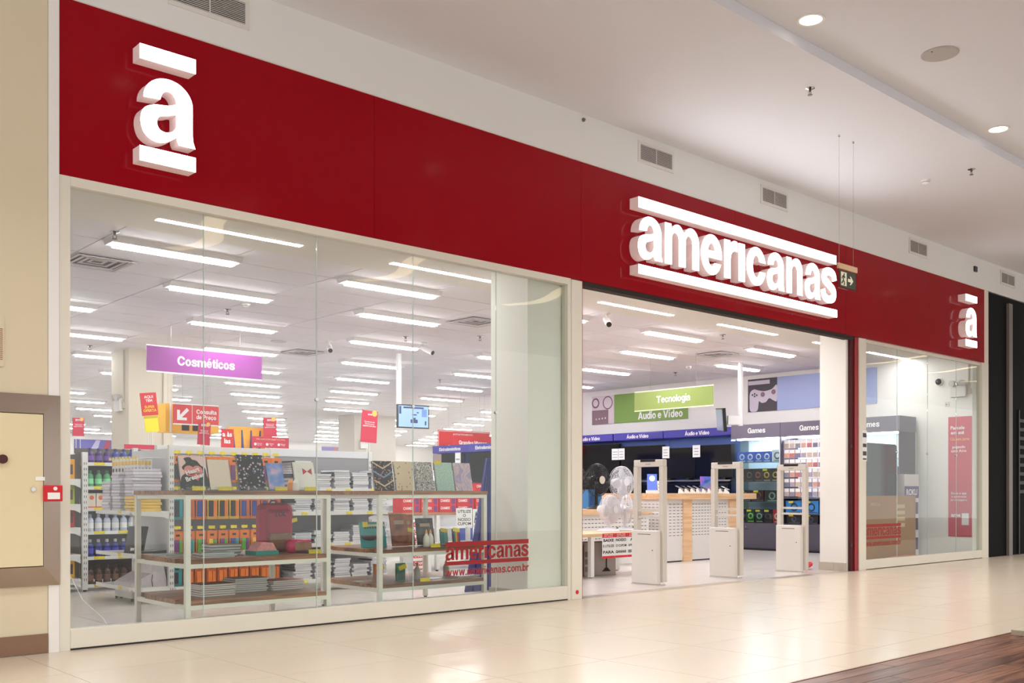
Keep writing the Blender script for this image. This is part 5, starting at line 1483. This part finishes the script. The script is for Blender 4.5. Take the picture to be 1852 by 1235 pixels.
def fan(loc, yaw, body, blade, label, R_=0.235, stand=0.36, hub=None, rz_base=0.0, tilt=0.0):
    f = thing('table_fan', label, 'fan', loc, rz_base, group='fans at the entrance')
    MB().lathe([(0.15, 0), (0.15, 0.012), (0.13, 0.03), (0.05, 0.045), (0.03, 0.06)], 28).build('base', body, f, smooth=False)
    MB().lathe([(0.03, 0.045), (0.025, stand * .6), (0.02, stand + .02)], 14).build('neck', body, f)
    MB().cyl((0.05, -.115, .045), (0.05, -.115, .06), 0.014, n=10).build('speed_knob', GREYD, f)
    A = Matrix.Rotation(yaw, 4, 'Z') @ Matrix.Rotation(tilt, 4, 'X')
    def place(mb, nm, m_, smooth=False):
        bmesh.ops.transform(mb.bm, matrix=Matrix.Translation((0, 0, stand + .02)) @ A, verts=mb.bm.verts[:])
        return mb.build(nm, m_, f, smooth=smooth)
    place(MB().cyl((0, 0.02, 0), (0, 0.16, 0), 0.075, 0.055, 18).cyl((0, .16, 0), (0, .18, 0), .055, .03, 18), 'motor_housing', body)
    g = MB()
    for rr, yy in ((R_, 0.0), (R_ * .99, -.03), (R_ * .94, -.048), (R_ * .84, -.062), (R_ * .72, -.07), (R_ * .6, -.075), (R_ * .46, -.079), (R_ * .33, -.08)):
        g.torus((0, yy - .02, 0), rr, 0.0042 if yy == 0 else 0.0028, (0, 1, 0), 36, 5)
    for k in range(60):
        a = 2 * PI * k / 60
        ca, sa = math.cos(a), math.sin(a)
        g.tube([(R_ * ca, -.02, R_ * sa), (R_ * .94 * ca, -.068, R_ * .94 * sa), (R_ * .6 * ca, -.095, R_ * .6 * sa), (R_ * .2 * ca, -.1, R_ * .2 * sa)], 0.0024, 4)
    gd_ = place(g, 'front_guard', body)
    g = MB()
    for rr, yy in ((R_ * .97, .02), (R_ * .8, .035), (R_ * .55, .045)):
        g.torus((0, yy, 0), rr, 0.003, (0, 1, 0), 36, 5)
    for k in range(32):
        a = 2 * PI * k / 32
        ca, sa = math.cos(a), math.sin(a)
        g.tube([(R_ * ca, -.015, R_ * sa), (R_ * .8 * ca, .035, R_ * .8 * sa), (R_ * .25 * ca, .05, R_ * .25 * sa)], 0.0018, 4)
    place(g, 'rear_guard', body)
    place(MB().cyl((0, -.125, 0), (0, -.117, 0), R_ * .24, n=24), 'centre_badge', hub or body)
    for k in range(4):
        b = MB()
        a = 2 * PI * k / 4 + .3
        pts = [(0.04, -.03), (R_ * .5, -.085), (R_ * .86, -.06), (R_ * .9, .02), (R_ * .6, .06), (0.05, .03)]
        q = [(p[0] * math.cos(a) - p[1] * math.sin(a), p[0] * math.sin(a) + p[1] * math.cos(a)) for p in pts]
        b.prism(q, -0.045, -0.041)
        place(b, 'blade', blade)
    place(MB().cyl((0, -.07, 0), (0, -.02, 0), .045, n=16), 'hub', body)
    return f
WF = mat('white_fan_plastic', (226, 226, 232), 0.35)
BF = mat('black_fan_plastic', (20, 20, 21), 0.3)
BFB = mat('black_fan_blade', (14, 14, 15), 0.25)
SV = mat('silver_badge', (206, 196, 186), 0.3, m=0.3)
WB = mat('white_fan_blade', (206, 206, 216), 0.3)
fan((10.22, 2.02, 0.576), 0.12, WF, mat('pale_pink_blade', (216, 204, 212), 0.25), 'white table fan turned aside on the left of the fan table', 0.2, 0.28)
fan((10.60, 2.06, 0.576), 0.72, WF, WB, 'white table fan seen from the side on the right of the fan table', 0.2, 0.28)
# raised stand behind the table
rs = thing('fan_riser', 'low desk with pale wood top and slotted white front behind the fans', 'desk', (10.5, 2.95, 0))
bx('top', LW, 0, 0, 0.78, 1.75, 0.6, 0.86, rs)
bx('front_panel', mat('white_slat_panel', (232, 230, 228), 0.45), 0.04, 0.03, 0.02, 1.71, 0.06, 0.78, rs)
bx('side_panel', mat('white_slat_panel', (232, 230, 228), 0.45), 0.02, 0.03, 0.02, 0.04, 0.57, 0.78, rs)
SLOT = mat('slot_dark', (70, 62, 60), 0.8)
def slots(par, fn, n, m, nm='slots'):
    b = MB()
    for i in range(n):
        for j in range(m):
            b.box(*fn(i, j))
    o = b.build(nm, SLOT, par)
    o['kind'] = 'stuff'
    return o
slots(rs, lambda i, j: (0.10 + i * .075, 0.028, 0.3 + j * .058, 0.145 + i * .075, 0.0298, 0.309 + j * .058), 21, 8)
fan((11.24, 3.2, 0.861), 0.0, BF, BFB, 'black table fan with silver badge behind the white fans', 0.25, 0.42, SV)
fan((10.72, 3.2, 0.861), -0.1, BF, BFB, 'black table fan cut off by the white door post', 0.25, 0.40, SV)
fan((11.79, 3.2, 0.861), 0.0, WF, WB, 'tall white fan facing out, closest to the first gate', 0.25, 0.39)
for i, (x, y, z, s, c, lab) in enumerate(((11.17, 3.285, 0.861, (0.3, 0.14, 0.3), (70, 140, 200), 'blue appliance carton behind the black fan'),)):
    o = cbox('appliance_carton', mat('carton_blue', c, 0.5), *s, None, (x + .25, y + .18, z), label=lab, cat='carton')
    bx('print_panel', mat('carton_blue_print', (40, 90, 160), 0.5), -0.12, -0.0715, 0.05, 0.0, -0.0702, 0.2, o)
GCB = mat('grey_carton', (170, 160, 154), 0.6)
o = cbox('fan_carton', GCB, 0.5, 0.36, 0.44, None, (9.97, 2.08, 0.002), (0, 0, -0.25), label='grey printed fan carton on the floor under the fan table', cat='carton')
for k in range(3):
    bx('printed_icon', mat('carton_icon', (120, 112, 108), 0.6), -0.24, -0.1815, 0.05 + k * .1, -0.17, -0.1802, 0.12 + k * .1, o)
fp = MB().cyl((0.1, -0.1805, .33), (0.1, -0.1825, .33), 0.075, n=20).box(0.09, -0.1825, 0.08, 0.11, -0.1805, 0.27).prism([(.03, .05), (.17, .05), (.12, .1), (.08, .1)], -0.1825, -0.1805)
fp.build('printed_fan', INK, o)
cbox('fan_carton', mat('dark_carton', (54, 52, 58), 0.6), 0.4, 0.36, 0.42, None, (9.42, 2.1, 0.0), (0, 0, -0.1), label='dark carton on the floor behind the table leg', cat='carton')

# ================================================================== PHONE COUNTER
co = thing('phone_counter', 'white slotted counter with thick pale wood top and posts', 'counter', (12.44, 2.88, 0))
WS = mat('white_slat_panel', (232, 230, 228), 0.45)
bx('top', LW, -0.04, -0.06, 1.0, 2.46, 1.9, 1.1, co, 0.004)
bx('front_panel', WS, 0.0, 0.0, 0.02, 0.48, 0.03, 1.0, co)
bx('front_panel', WS, 0.7, 0.0, 0.02, 1.72, 0.03, 1.0, co)
bx('front_panel', WS, 1.93, 0.0, 0.02, 2.1, 0.03, 1.0, co)
bx('side_panel', WS, 0.0, 0.0301, 0.02, 0.03, 1.85, 1.0, co)
bx('end_panel', WS, 2.07, 0.0301, 0.02, 2.1, 1.85, 1.0, co)
for a, b in ((0.481, 0.699), (1.721, 1.929)):
    bx('wood_post', LW, a, -0.03, 0.0, b, 0.05, 1.0, co)
bx('kick', BLACK, 0.02, 0.03, 0.0, 2.08, 0.05, 0.02, co)
slots(co, lambda i, j: (0.14 + i * .1, -0.002, 0.42 + j * .05, 0.20 + i * .1, -0.0002, 0.428 + j * .05), 4, 11)
slots(co, lambda i, j: (0.74 + i * .079, -0.002, 0.42 + j * .05, 0.785 + i * .079, -0.0002, 0.428 + j * .05), 12, 11)
slots(co, lambda i, j: (-0.002, 0.1 + i * .08, 0.42 + j * .05, -0.0002, 0.145 + i * .08, 0.428 + j * .05), 21, 11)
slots(co, lambda i, j: (1.96 + i * .07, -0.002, 0.42 + j * .05, 2.0 + i * .07, -0.0002, 0.428 + j * .05), 2, 11)
PH = mat('phone_grey', (150, 148, 160), 0.2, m=0.3)
for k in range(9):
    p = thing('display_phone', 'smartphone on a white slanted holder in the row on the counter', 'phone', (13.08 + k * .155, 3.03, 1.1), 0.3, group='phones on the counter')
    MB().prism([(-.04, 0), (.04, 0), (.03, .075), (.0, .08)], -0.035, 0.035, 'yz').build('holder', PAPER, p)
    MB().box(-0.038, -0.004, 0, 0.038, 0.004, 0.15, mtx=Matrix.Translation((0, -0.045, 0.06)) @ Matrix.Rotation(-1.15, 4, 'X')).build('phone', (PH, INK, PH)[k % 3], p)
    MB().tube([(0, .02, .07), (0, .05, .04), (0, .06, 0.003)], 0.003).build('security_cable', GREYD, p)
bl = thing('brochure_stand', 'glowing blue brand stand with white disc on the counter', 'stand', (12.55, 3.2, 1.1), -0.6)
bx('panel', mat('blue_acrylic', (92, 120, 214), 0.3, e=0.35), -0.08, 0, 0.05, 0.08, 0.012, 0.31, bl)
bx('foot', PAPER, -0.09, -0.04, 0, 0.09, 0.05, 0.05, bl)
MB().cyl((0, -0.001, .24), (0, -0.004, .24), 0.045, n=22).build('white_disc', mat('lit_disc', (235, 245, 255), 0.3, e=0.8), bl)
c_ = bx('price_card', PAPER, -0.06, 0, 0, 0.06, 0.004, 0.2, None, loc=(12.78, 3.2, 1.101), rot=(-.15, 0, -0.5), label='white price card standing beside the blue brand stand', cat='card')
for k in range(3):
    bx('printed_line', mat('grey_print', (150, 150, 160), 0.6), -0.045, -0.0012, 0.03 + k * .055, 0.045, -0.0002, 0.045 + k * .055, c_)
c_ = bx('price_card', PAPER, -0.08, 0, 0, 0.08, 0.004, 0.22, None, loc=(12.45, 3.75, 1.101), rot=(-.15, 0, -0.8), label='white card with faint drawing behind the first gate', cat='card')
MB().torus((0.02, -0.002, .12), 0.03, 0.003, (0, 1, 0), 16, 4).build('printed_drawing', mat('grey_print', (150, 150, 160), 0.6), c_)
pb = bx('phone_poster', pattern('phone_poster', [(0.3, (40, 60, 150)), (0.5, (90, 110, 200)), (0.65, (170, 80, 190))], 'noise', 7, 0.3), -0.13, 0, 0, 0.13, 0.01, 0.29, None, loc=(14.15, 3.3, 1.101), rot=(-.1, 0, -0.4), label='blue and violet phone poster standing behind the middle gate', cat='poster')
MB().prism([(-.1, .1), (-.08, .07), (.08, .19), (.06, .22)], -0.003, -0.0002).build('printed_phone', mat('teal_phone', (80, 140, 160), 0.4), pb)
MB().prism([(-.05, .07), (-.03, .04), (.11, .14), (.09, .17)], -0.003, -0.0002).build('printed_phone', mat('violet_phone', (150, 90, 180), 0.4), pb)

# ================================================================== TELEVISION WALL
tb_ = thing('television_bay', 'television wall bay with blue header along the right store wall', 'display bay', (WR - .01, 0, 0))
dv = [10.4, 9.25, 7.83, 6.40, 4.62]
for a, b in zip(dv, dv[1:]):
    p = bx('header', BLU, -0.45, b + .01, 2.26, -0.25, a - .01, 2.43, tb_, 0.02)
    htext('Áudio e Vídeo', INKW, p, (-0.4525, (a + b) / 2, 2.35), FW, w=0.62)
for a, b in zip(dv, dv[1:]):
    bx('backing_panel', mat('blue_backing', (64, 92, 160), 0.5), -0.25, b + .004, 0.9, -0.2, a - .004, 2.3, tb_)
bx('silver_shelf', STEEL, -0.5, 4.65, 1.345, -0.25, 10.4, 1.375, tb_)
bx('base_cabinet', mat('bay_base', (40, 40, 50), 0.5), -0.55, 4.65, 0.03, 0.0, 10.4, 0.62, tb_)
tvl = [(9.30, 7.72, 2.21, 'black television at left of the television wall beside the door post'), (7.69, 6.46, 2.14, 'black television above the first gate on the television wall'), (6.43, 5.62, 2.06, 'dark television between first and second gate on the television wall'), (5.60, 4.66, 2.09, 'black television above the middle gate on the television wall')]
for i, (a, b, zt, lab) in enumerate(tvl):
    t = thing('television', lab, 'television', (WR - 0.33 - 0.03 * (i == 3), b, 1.376), group='televisions on the wall bay')
    bx('screen', mat('dark_screen_olive', (26, 25, 20), 0.1) if i == 2 else DARK, -0.03, 0.01, 0.05, -0.005, a - b - .01, zt - 1.376 - .01, t)
    bx('bezel', BLACK, -0.005, 0, 0.04, 0.02, a - b, zt - 1.376, t)
    for q in (.2, .8):
        bx('foot', BLACK, -0.1, (a - b) * q - .04, 0, 0.05, (a - b) * q + .04, 0.04, t)
    c = bx('price_card', PAPER, -0.05, (a - b) - .13 if i else 0.02, 0.47, -0.045, (a - b) + .06 if i else .22, 0.72, t)
    for k in range(3):
        bx('printed_line', mat('grey_print', (150, 150, 160), 0.6), -0.0515, (a - b) - .09 if i else .05, 0.52 + k * .06, -0.0502, (a - b) + .02 if i else .19, 0.535 + k * .06, c)
for i, (a, b) in enumerate(((9.3, 8.2), (8.15, 7.05), (7.0, 5.9), (5.85, 4.75))):
    t = thing('television', ['black television on the lower row at the left', 'black television on the lower row behind the first gate', 'black television on the lower row behind the phones', 'black television on the lower row behind the blue poster'][i], 'television', (WR - 0.4, b, 0.622), group='televisions on the lower row')
    bx('screen', DARK, -0.03, 0.01, 0.05, -0.005, a - b - .01, 0.66, t)
    bx('bezel', BLACK, -0.005, 0, 0.0, 0.02, a - b, 0.68, t)
# pictures on the right wall
mu = thing('wall_picture', 'green wall panel with photo of a grey speaker, right wall', 'wall panel', (WR - 0.002, 6.1, 2.695))
GRN = mat('green_panel', (118, 152, 66), 0.5)
bx('green_field', GRN, -0.02, 0, 0, 0, 2.09, 0.655, mu)
htext('Áudio e Vídeo', INKW, mu, (-0.0215, 0.75, 0.15), FW, w=1.25)
ph = bx('photo', mat('photo_white', (216, 200, 208), 0.5), -0.02, 2.092, 0, 0, 2.78, 0.655, mu)
bx('printed_speaker', mat('mauve_grey', (128, 100, 110), 0.5), -0.0225, 2.27, 0.0, -0.0205, 2.78, 0.33, ph)
for k in range(4):
    MB().cyl((-0.0226, 2.36 + k * .095, .14 - .005 * k), (-0.0245, 2.36 + k * .095, .14 - .005 * k), 0.022, n=12).build('printed_knob', mat('photo_white', (216, 200, 208), 0.5), ph)
MB().torus((-0.0205, 2.29, 0.49), 0.14, 0.012, (1, 0, 0), 28, 4).torus((-0.0205, 2.67, 0.5), 0.1, 0.018, (1, 0, 0), 28, 4).build('printed_ring', mat('mauve_grey', (128, 100, 110), 0.5), ph)
mu = thing('wall_picture', 'lilac blue wall panel with photo of a game controller, right wall', 'wall panel', (WR - 0.002, 1.81, 2.735))
bx('blue_field', mat('lilac_blue_panel', (160, 172, 216), 0.5), -0.02, 0, 0, 0, 2.08, 0.655, mu)
htext('Games', INKW, mu, (-0.0215, 0.62, 0.19), FW, w=0.75)
ph = bx('photo', mat('photo_dark', (62, 56, 64), 0.5), -0.02, 2.082, 0, 0, 2.76, 0.655, mu)
CG = mat('controller_lilac', (196, 186, 202), 0.5)
def yz(pts, nm, m_, d0=-0.0225, d1=-0.0203):
    MB().prism(pts, d0, d1, 'yz').build(nm, m_, ph)
yz(smooth([(2.70, .02), (2.72, .2), (2.71, .38), (2.62, .45), (2.5, .42), (2.36, .4), (2.2, .43), (2.085, .5), (2.085, .2), (2.16, .2), (2.26, .25), (2.34, .18), (2.44, .17), (2.5, .2), (2.54, .02)]), 'printed_controller', CG)
for y, z, r_ in ((2.41, .335, .05), (2.16, .37, .05)):
    MB().cyl((-0.0226, y, z), (-0.0245, y, z), r_, n=16).build('printed_stick', mat('mauve_grey', (128, 100, 110), 0.5), ph)
for y, z in ((2.6, .36), (2.55, .33), (2.6, .31), (2.65, .34)):
    MB().cyl((-0.0226, y, z), (-0.0242, y, z), 0.02, n=10).build('printed_button', GREYD, ph)
bx('printed_console', CG, -0.0225, 2.25, .54, -0.0203, 2.75, .62, ph)
tg = thing('hanging_sign', 'light green hanging sign lettered in white inside the entrance', 'sign', (13.78, 3.77, 2.58))
bx('panel', mat('lime_sign', (136, 156, 78), 0.4), -0.008, -0.86, 0, 0.008, 0.86, 0.32, tg)
bx('top_rail', mat('pale_rail', (240, 244, 206), 0.5), -0.012, -0.86, 0.32, 0.012, 0.86, 0.338, tg)
bx('bottom_rail', mat('pale_rail', (240, 244, 206), 0.5), -0.012, -0.86, -0.018, 0.012, 0.86, 0, tg)
htext('Tecnologia', INKW, tg, (-0.0095, -0.02, 0.15), FW, w=0.74)
for y in (-.5, .5):
    MB().cyl((0, y, .338), (0, y, ZC - 2.58), 0.0015, n=5).build('wire', STEEL, tg)
pm = thing('hanging_monitor', 'black monitor on a white ceiling pole near the games cabinets', 'monitor', (15.4, 3.5, 2.25))
MB().cyl((0, 0, 0.08), (0, 0, ZC - 2.25), 0.045, n=18).build('pole', mat('white_pole', (244, 244, 246), 0.35), pm)
MB().box(-.24, -.05, .1, 0, .05, .26, mtx=Matrix.Rotation(-.7, 4, 'Z')).build('bracket', mat('white_pole', (244, 244, 246), 0.35), pm)
MB().box(-0.03, -0.3, 0, 0.03, 0.3, 0.42, mtx=Matrix.Translation((-.26, .22, -.02)) @ Matrix.Rotation(-.12, 4, 'Y') @ Matrix.Rotation(-0.74, 4, 'Z')).build('screen', BLACK, pm)
MB().box(-0.033, -0.28, 0.02, -0.031, 0.28, 0.4, mtx=Matrix.Translation((-.26, .22, -.02)) @ Matrix.Rotation(-.12, 4, 'Y') @ Matrix.Rotation(-0.74, 4, 'Z')).build('display', mat('grey_lit', (150, 166, 190), 0.15), pm)

# ================================================================== GAMES CABINETS
GC = mat('plum_grey_cabinet', (74, 70, 84), 0.45)
GHD = mat('plum_grey_header', (104, 98, 116), 0.45)
CABW = mat('cabinet_white', (226, 230, 240), 0.4)
CG2 = glass('cabinet_glass', (238, 246, 246), 1.45)
CL = mat('cabinet_strip_light', (240, 248, 255), 0.4, e=45.0)
units = [(4.54, 3.425), (3.42, 2.265), (2.26, 1.06)]
ulab = ['games cabinet of black boxed headsets behind glass, leftmost', 'games cabinet of white-topped game cases, beside the right pilaster', 'games cabinet seen through the small right window']
for i, (a, b) in enumerate(units):
    g = thing('games_cabinet', ulab[i], 'cabinet', (16.56, b, 0))
    w = a - b
    h = bx('header', GHD, 0, 0, 2.17, 0.6, w - .004, 2.44, g)
    htext('Games', INKW, h, (-0.0015, w * .47, 2.315), FW, w=0.40)
    bx('back', CABW, 0.58, 0.0, 0.53, 0.6, w, 2.17, g)
    bx('side', GC if i else CABW, 0.0, 0.0, 0.03, 0.58, 0.02, 2.17, g)
    bx('side', GC, 0.0, w - .02, 0.53 if i == 0 else .03, 0.58, w - .001, 2.17, g) if i != 0 else bx('side_glass', CG2, 0.0, w - .012, 0.53, 0.58, w - .002, 2.17, g)
    dr = bx('drawer', GC, 0.0, 0.021, 0.04, 0.58, w - .021, 0.525, g)
    bx('drawer_panel', GC, -0.008, 0.05, 0.08, -0.0005, w - .05, 0.49, dr)
    bx('handle', BLACK, -0.014, w * .62, 0.4, -0.0085, w * .74, 0.412, dr)
    MB().cyl((-0.0085, w * .68, .45), (-0.014, w * .68, .45), 0.014, n=12).build('lock', CHROME, dr)
    bx('kick', BLACK, 0.03, 0.02, 0, 0.58, w - .02, 0.04, g)
    bx('strip_light', CL, 0.12, 0.06, 2.145, 0.2, w - .06, 2.168, g)
    if i != 1:
        for z in (0.93, 1.32, 1.70):
            bx('glass_shelf', CG2, 0.04, 0.021, z, 0.57, w - .021, z + .008, g)
            bx('shelf_edge', mat('green_glass_edge', (90, 130, 130), 0.3), 0.034, 0.021, z, 0.0398, w - .021, z + .008, g)
        for k in range(2):
            bx('glass_door', CG2, -0.006, 0.02 + k * (w - .04) / 2 + .002, 0.53, -0.001, 0.02 + (k + 1) * (w - .04) / 2 - .002, 2.165, g)
    else:
        bx('shelf', GC, 0.03, 0.021, 0.70, 0.57, w - .021, 0.72, g)
        bx('shelf', GC, 0.03, 0.021, 1.0, 0.57, w - .021, 1.02, g)
def goods(y, z, w, h, c, c2, label, nm='boxed_accessory', x=16.66, tagc=True, d=0.2, group=None):
    o = bx(nm, mat('gd_%d_%d_%d' % c, c, 0.35), 0, -w / 2, 0, d, w / 2, h, None, loc=(x, y, z + .0005), label=label, cat='box', group=group)
    m2 = mat('gd2_%d_%d_%d' % c2, c2, 0.4)
    MB().torus((-0.001, -w * .05, h * .5), min(w, h) * .27, min(w, h) * .07, (1, 0, 0), 16, 4).build('printed_image', m2, o)
    bx('printed_strip', m2, -0.0012, -w * .45, h * .06, -0.0002, w * .3, h * .12, o)
    if tagc:
        cbox('price_tag', YELTAG, 0.002, 0.1, 0.035, o, (-0.006, w * .15, h * .82))
    return o
# top shelf: blue and white console boxes
for k in range(4):
    goods(4.36 - k * .19, 1.708, 0.18, 0.2, (70, 96, 190), (226, 230, 240), 'blue console box on the top glass shelf of the left games cabinet', 'console_box', tagc=False, group='blue console boxes')
goods(3.56, 1.708, 0.22, 0.23, (222, 224, 228), (90, 90, 100), 'white console box at right of the blue console boxes', 'console_box', tagc=False)
for k, (c2) in enumerate(((120, 60, 60), (90, 70, 60), (150, 60, 60), (206, 160, 70), (206, 170, 90))):
    goods(4.38 - k * .195, 1.328, 0.185, 0.25, (34, 32, 30), c2, ['black headset box with brown print, leftmost on second shelf', 'black headset box, second on second shelf', 'black headset box with red print on second shelf', 'black headset box with gold headset, left one', 'black headset box with gold headset, right one'][k], tagc=k in (0, 3))
for k, (c, c2, w) in enumerate((((40, 38, 44), (110, 110, 120), .3), ((50, 34, 34), (90, 60, 60), .26), ((30, 40, 40), (140, 160, 150), .3))):
    goods(4.3 - k * .31, 0.938, w, 0.22, c, c2, ['dark accessory box at left on third games shelf', 'brown accessory box in the middle on third games shelf', 'black keyboard box at right on third games shelf'][k], tagc=k < 2)
for k, (c, c2) in enumerate((((30, 32, 34), (90, 100, 100)), ((34, 60, 40), (150, 220, 90)), ((36, 36, 40), (130, 170, 130)), ((36, 30, 34), (80, 60, 66)), ((170, 30, 36), (230, 200, 180)))):
    goods(4.36 - k * .2, 0.53, 0.18, 0.26, c, c2, ['dark accessory box at left on lowest games shelf', 'green accessory box on lowest games shelf', 'black box with green figure on lowest games shelf', 'dark brown box on lowest games shelf', 'red and white box on lowest games shelf'][k], tagc=k in (1, 2, 3))
# game cases hung in rows
cc = [(190, 176, 170), (170, 160, 176), (186, 120, 118), (140, 140, 156), (200, 184, 166), (120, 126, 150), (206, 160, 140)]
RN = ['lowest', 'second lowest', 'third lowest', 'third highest', 'second highest', 'topmost']
for r_ in range(6):
    for k in range(9):
        c = cc[(r_ * 5 + k * 3) % 7]
        o = bx('game_case', mat('case_%d' % c[0], c, 0.3, var=0.35, vs=40), 0, -0.052, 0, 0.016, 0.052, 0.155, None, loc=(16.64, 3.335 - k * .121, 1.04 + r_ * .182), label='game case with white price header in the %s hanging row' % RN[r_], cat='game case', group='game cases in the %s hanging row' % RN[r_])
        bx('price_header', PAPER, -0.002, -0.05, 0.085, -0.0002, 0.05, 0.15, o)
        bx('red_line', mat('pink_red', (214, 120, 130), 0.5), -0.003, -0.05, 0.08, -0.0021, 0.05, 0.086, o)
for k in range(3):
    goods(3.2 - k * .36, 0.7205, 0.33, 0.24, (50, 130, 200), (40, 60, 80), 'bright blue keyboard box on the shelf below the game cases', group='blue boxes below the game cases')
    goods(3.2 - k * .36, 0.53, 0.32, 0.165, (30, 30, 36), (90, 96, 110), 'black boxed gamepad on the lowest shelf below the game cases', group='black boxes below the game cases')
for k in range(4):
    for z in (1.328, 0.938, .53):
        goods(2.1 - k * .26, z, 0.22, 0.24, (40, 44, 52), (110, 120, 140), 'dark boxed accessory in the cabinet behind the small right window', tagc=False, group='dark boxes behind the small window')

# ================================================================== BEHIND THE RIGHT WINDOW
KR = mat('kraft_carton', (166, 124, 80), 0.7, var=0.05, vs=4)
tc2 = thing('television_carton', 'large brown television carton standing behind the small window', 'carton', (14.25, 0.5, 0))
bx('body', KR, 0, 0, 0, 1.75, 0.22, 1.06, tc2)
text('SAMSUNG', mat('cream_print', (206, 180, 140), 0.6), tc2, (0.42, -0.0015, 0.93), FS, w=0.3, bold=0.02)
for k in range(4):
    bx('printed_block', mat('cream_print', (206, 180, 140), 0.6), 1.12, -0.002, 0.56 + k * .1, 1.38, -0.0002, 0.62 + k * .1, tc2)
bx('seam_tape', mat('tape_brown', (150, 108, 66), 0.4), 1.70, -0.001, 0.0, 1.72, -0.0002, 1.06, tc2)
tv2 = thing('television', 'large dark television standing behind the brown carton', 'television', (14.5, 0.92, 0))
bx('screen', mat('blue_black_screen', (18, 28, 40), 0.12), 0, -0.02, 1.0, 1.65, 0.0, 1.9, tv2)
bx('bezel', BLACK, -0.01, 0.0, 0.98, 1.66, 0.04, 1.92, tv2)
bx('stand', BLACK, 0.5, -0.1, 0, 1.15, 0.15, 0.98, tv2)
rk = thing('television_carton', 'white and purple carton standing right of the brown carton', 'carton', (16.12, 0.75, 0))
bx('body', mat('white_carton', (224, 220, 226), 0.5), 0, 0, 0, 0.5, 0.14, 1.42, rk)
bx('purple_panel', mat('roku_purple', (80, 50, 130), 0.5), 0.0, -0.002, 1.02, 0.5, -0.0002, 1.22, rk)
text('ROKU', INKW, rk, (0.25, -0.003, 1.12), FS, w=0.38, bold=0.03)
for k, z in enumerate((0.75, 0.48, 0.15)):
    bx('printed_panel', mat('navy_print', (44, 40, 90), 0.5), 0.12, -0.002, z, 0.48, -0.0002, z + .2, rk)
po = bx('wall_poster', CRIM, -0.006, 0, 0, 0, 0.40, 2.05, None, loc=(WR - .001, 0.1, 0.36), label='tall crimson payment poster on the white side wall', cat='poster')
text('Parcele\nem até', INKW, po, (-0.0075, 0.24, 1.82), FW, w=0.24, bold=0.02)
text('12x sem juros', mat('orange_ink', (240, 170, 60), 0.5), po, (-0.0075, 0.2, 1.66), FW, w=0.32, h=0.07, bold=0.02)
text('pagando\ncom Ame', INKW, po, (-0.0075, 0.22, 1.5), FW, w=0.26, bold=0.015)
text('Baixe o app\ne aproveite\nas vantagens', INKW, po, (-0.0075, 0.22, 0.68), FW, w=0.28, bold=0.01)
text('ame', INKW, po, (-0.0075, 0.27, 0.36), FW, w=0.16, bold=0.03)
bx('white_square', PAPER, -0.008, 0.05, 0.2, -0.0062, 0.17, 0.4, po)
dc = thing('dome_camera', 'black dome security camera on the white side wall', 'camera', (WR, 0.66, 3.03))
MB().lathe([(0.07, 0), (0.07, 0.03), (0.055, 0.035)], 20, Matrix.Rotation(-PI / 2, 4, 'Y')).build('base', PAPER, dc)
MB().lathe([(0.055, 0.035), (0.045, 0.06), (0.02, 0.078)], 20, Matrix.Rotation(-PI / 2, 4, 'Y')).build('dome', BLACK, dc)
emergency((WR, 0.31, 2.74), -PI / 2, 'white twin-lamp emergency light on the side wall above the poster', 0.7)
hk = thing('wall_hook', 'small metal hook on the white side wall', 'hook', (WR, 0.52, 2.6))
MB().box(-.01, -.03, 0, 0, .03, .07).cyl((-.01, 0, .03), (-.06, 0, .03), 0.006, n=8).build('plate', STEEL, hk)
def crumple(loc, s, m_, label, cat, nm, seed):
    rr = random.Random(seed)
    b = MB()
    g = bmesh.ops.create_icosphere(b.bm, subdivisions=3, radius=1.0)
    for v in g['verts']:
        k = 1 + rr.uniform(-.18, .18)
        v.co = Vector((v.co.x * s[0] * k, v.co.y * s[1] * k, max(0, v.co.z * .5 + .45) * s[2] * k))
    return b.build(nm, m_, None, loc, label=label, cat=cat)
crumple((12.93, 0.72, 0.001), (0.17, 0.13, 0.13), pattern('red_bag', [(0, (236, 200, 196)), (0.08, (214, 40, 30))], 'voronoi', 24, 0.35), 'crumpled red plastic bag on the floor by the right pilaster', 'bag', 'plastic_bag', 3)
crumple((15.3, 0.3, 0.001), (0.7, 0.12, 0.12), mat('pink_brown_cloth', (206, 120, 96), 0.6), 'crumpled reddish wrapping on the floor behind the small window', 'wrapping', 'wrapping_film', 5)
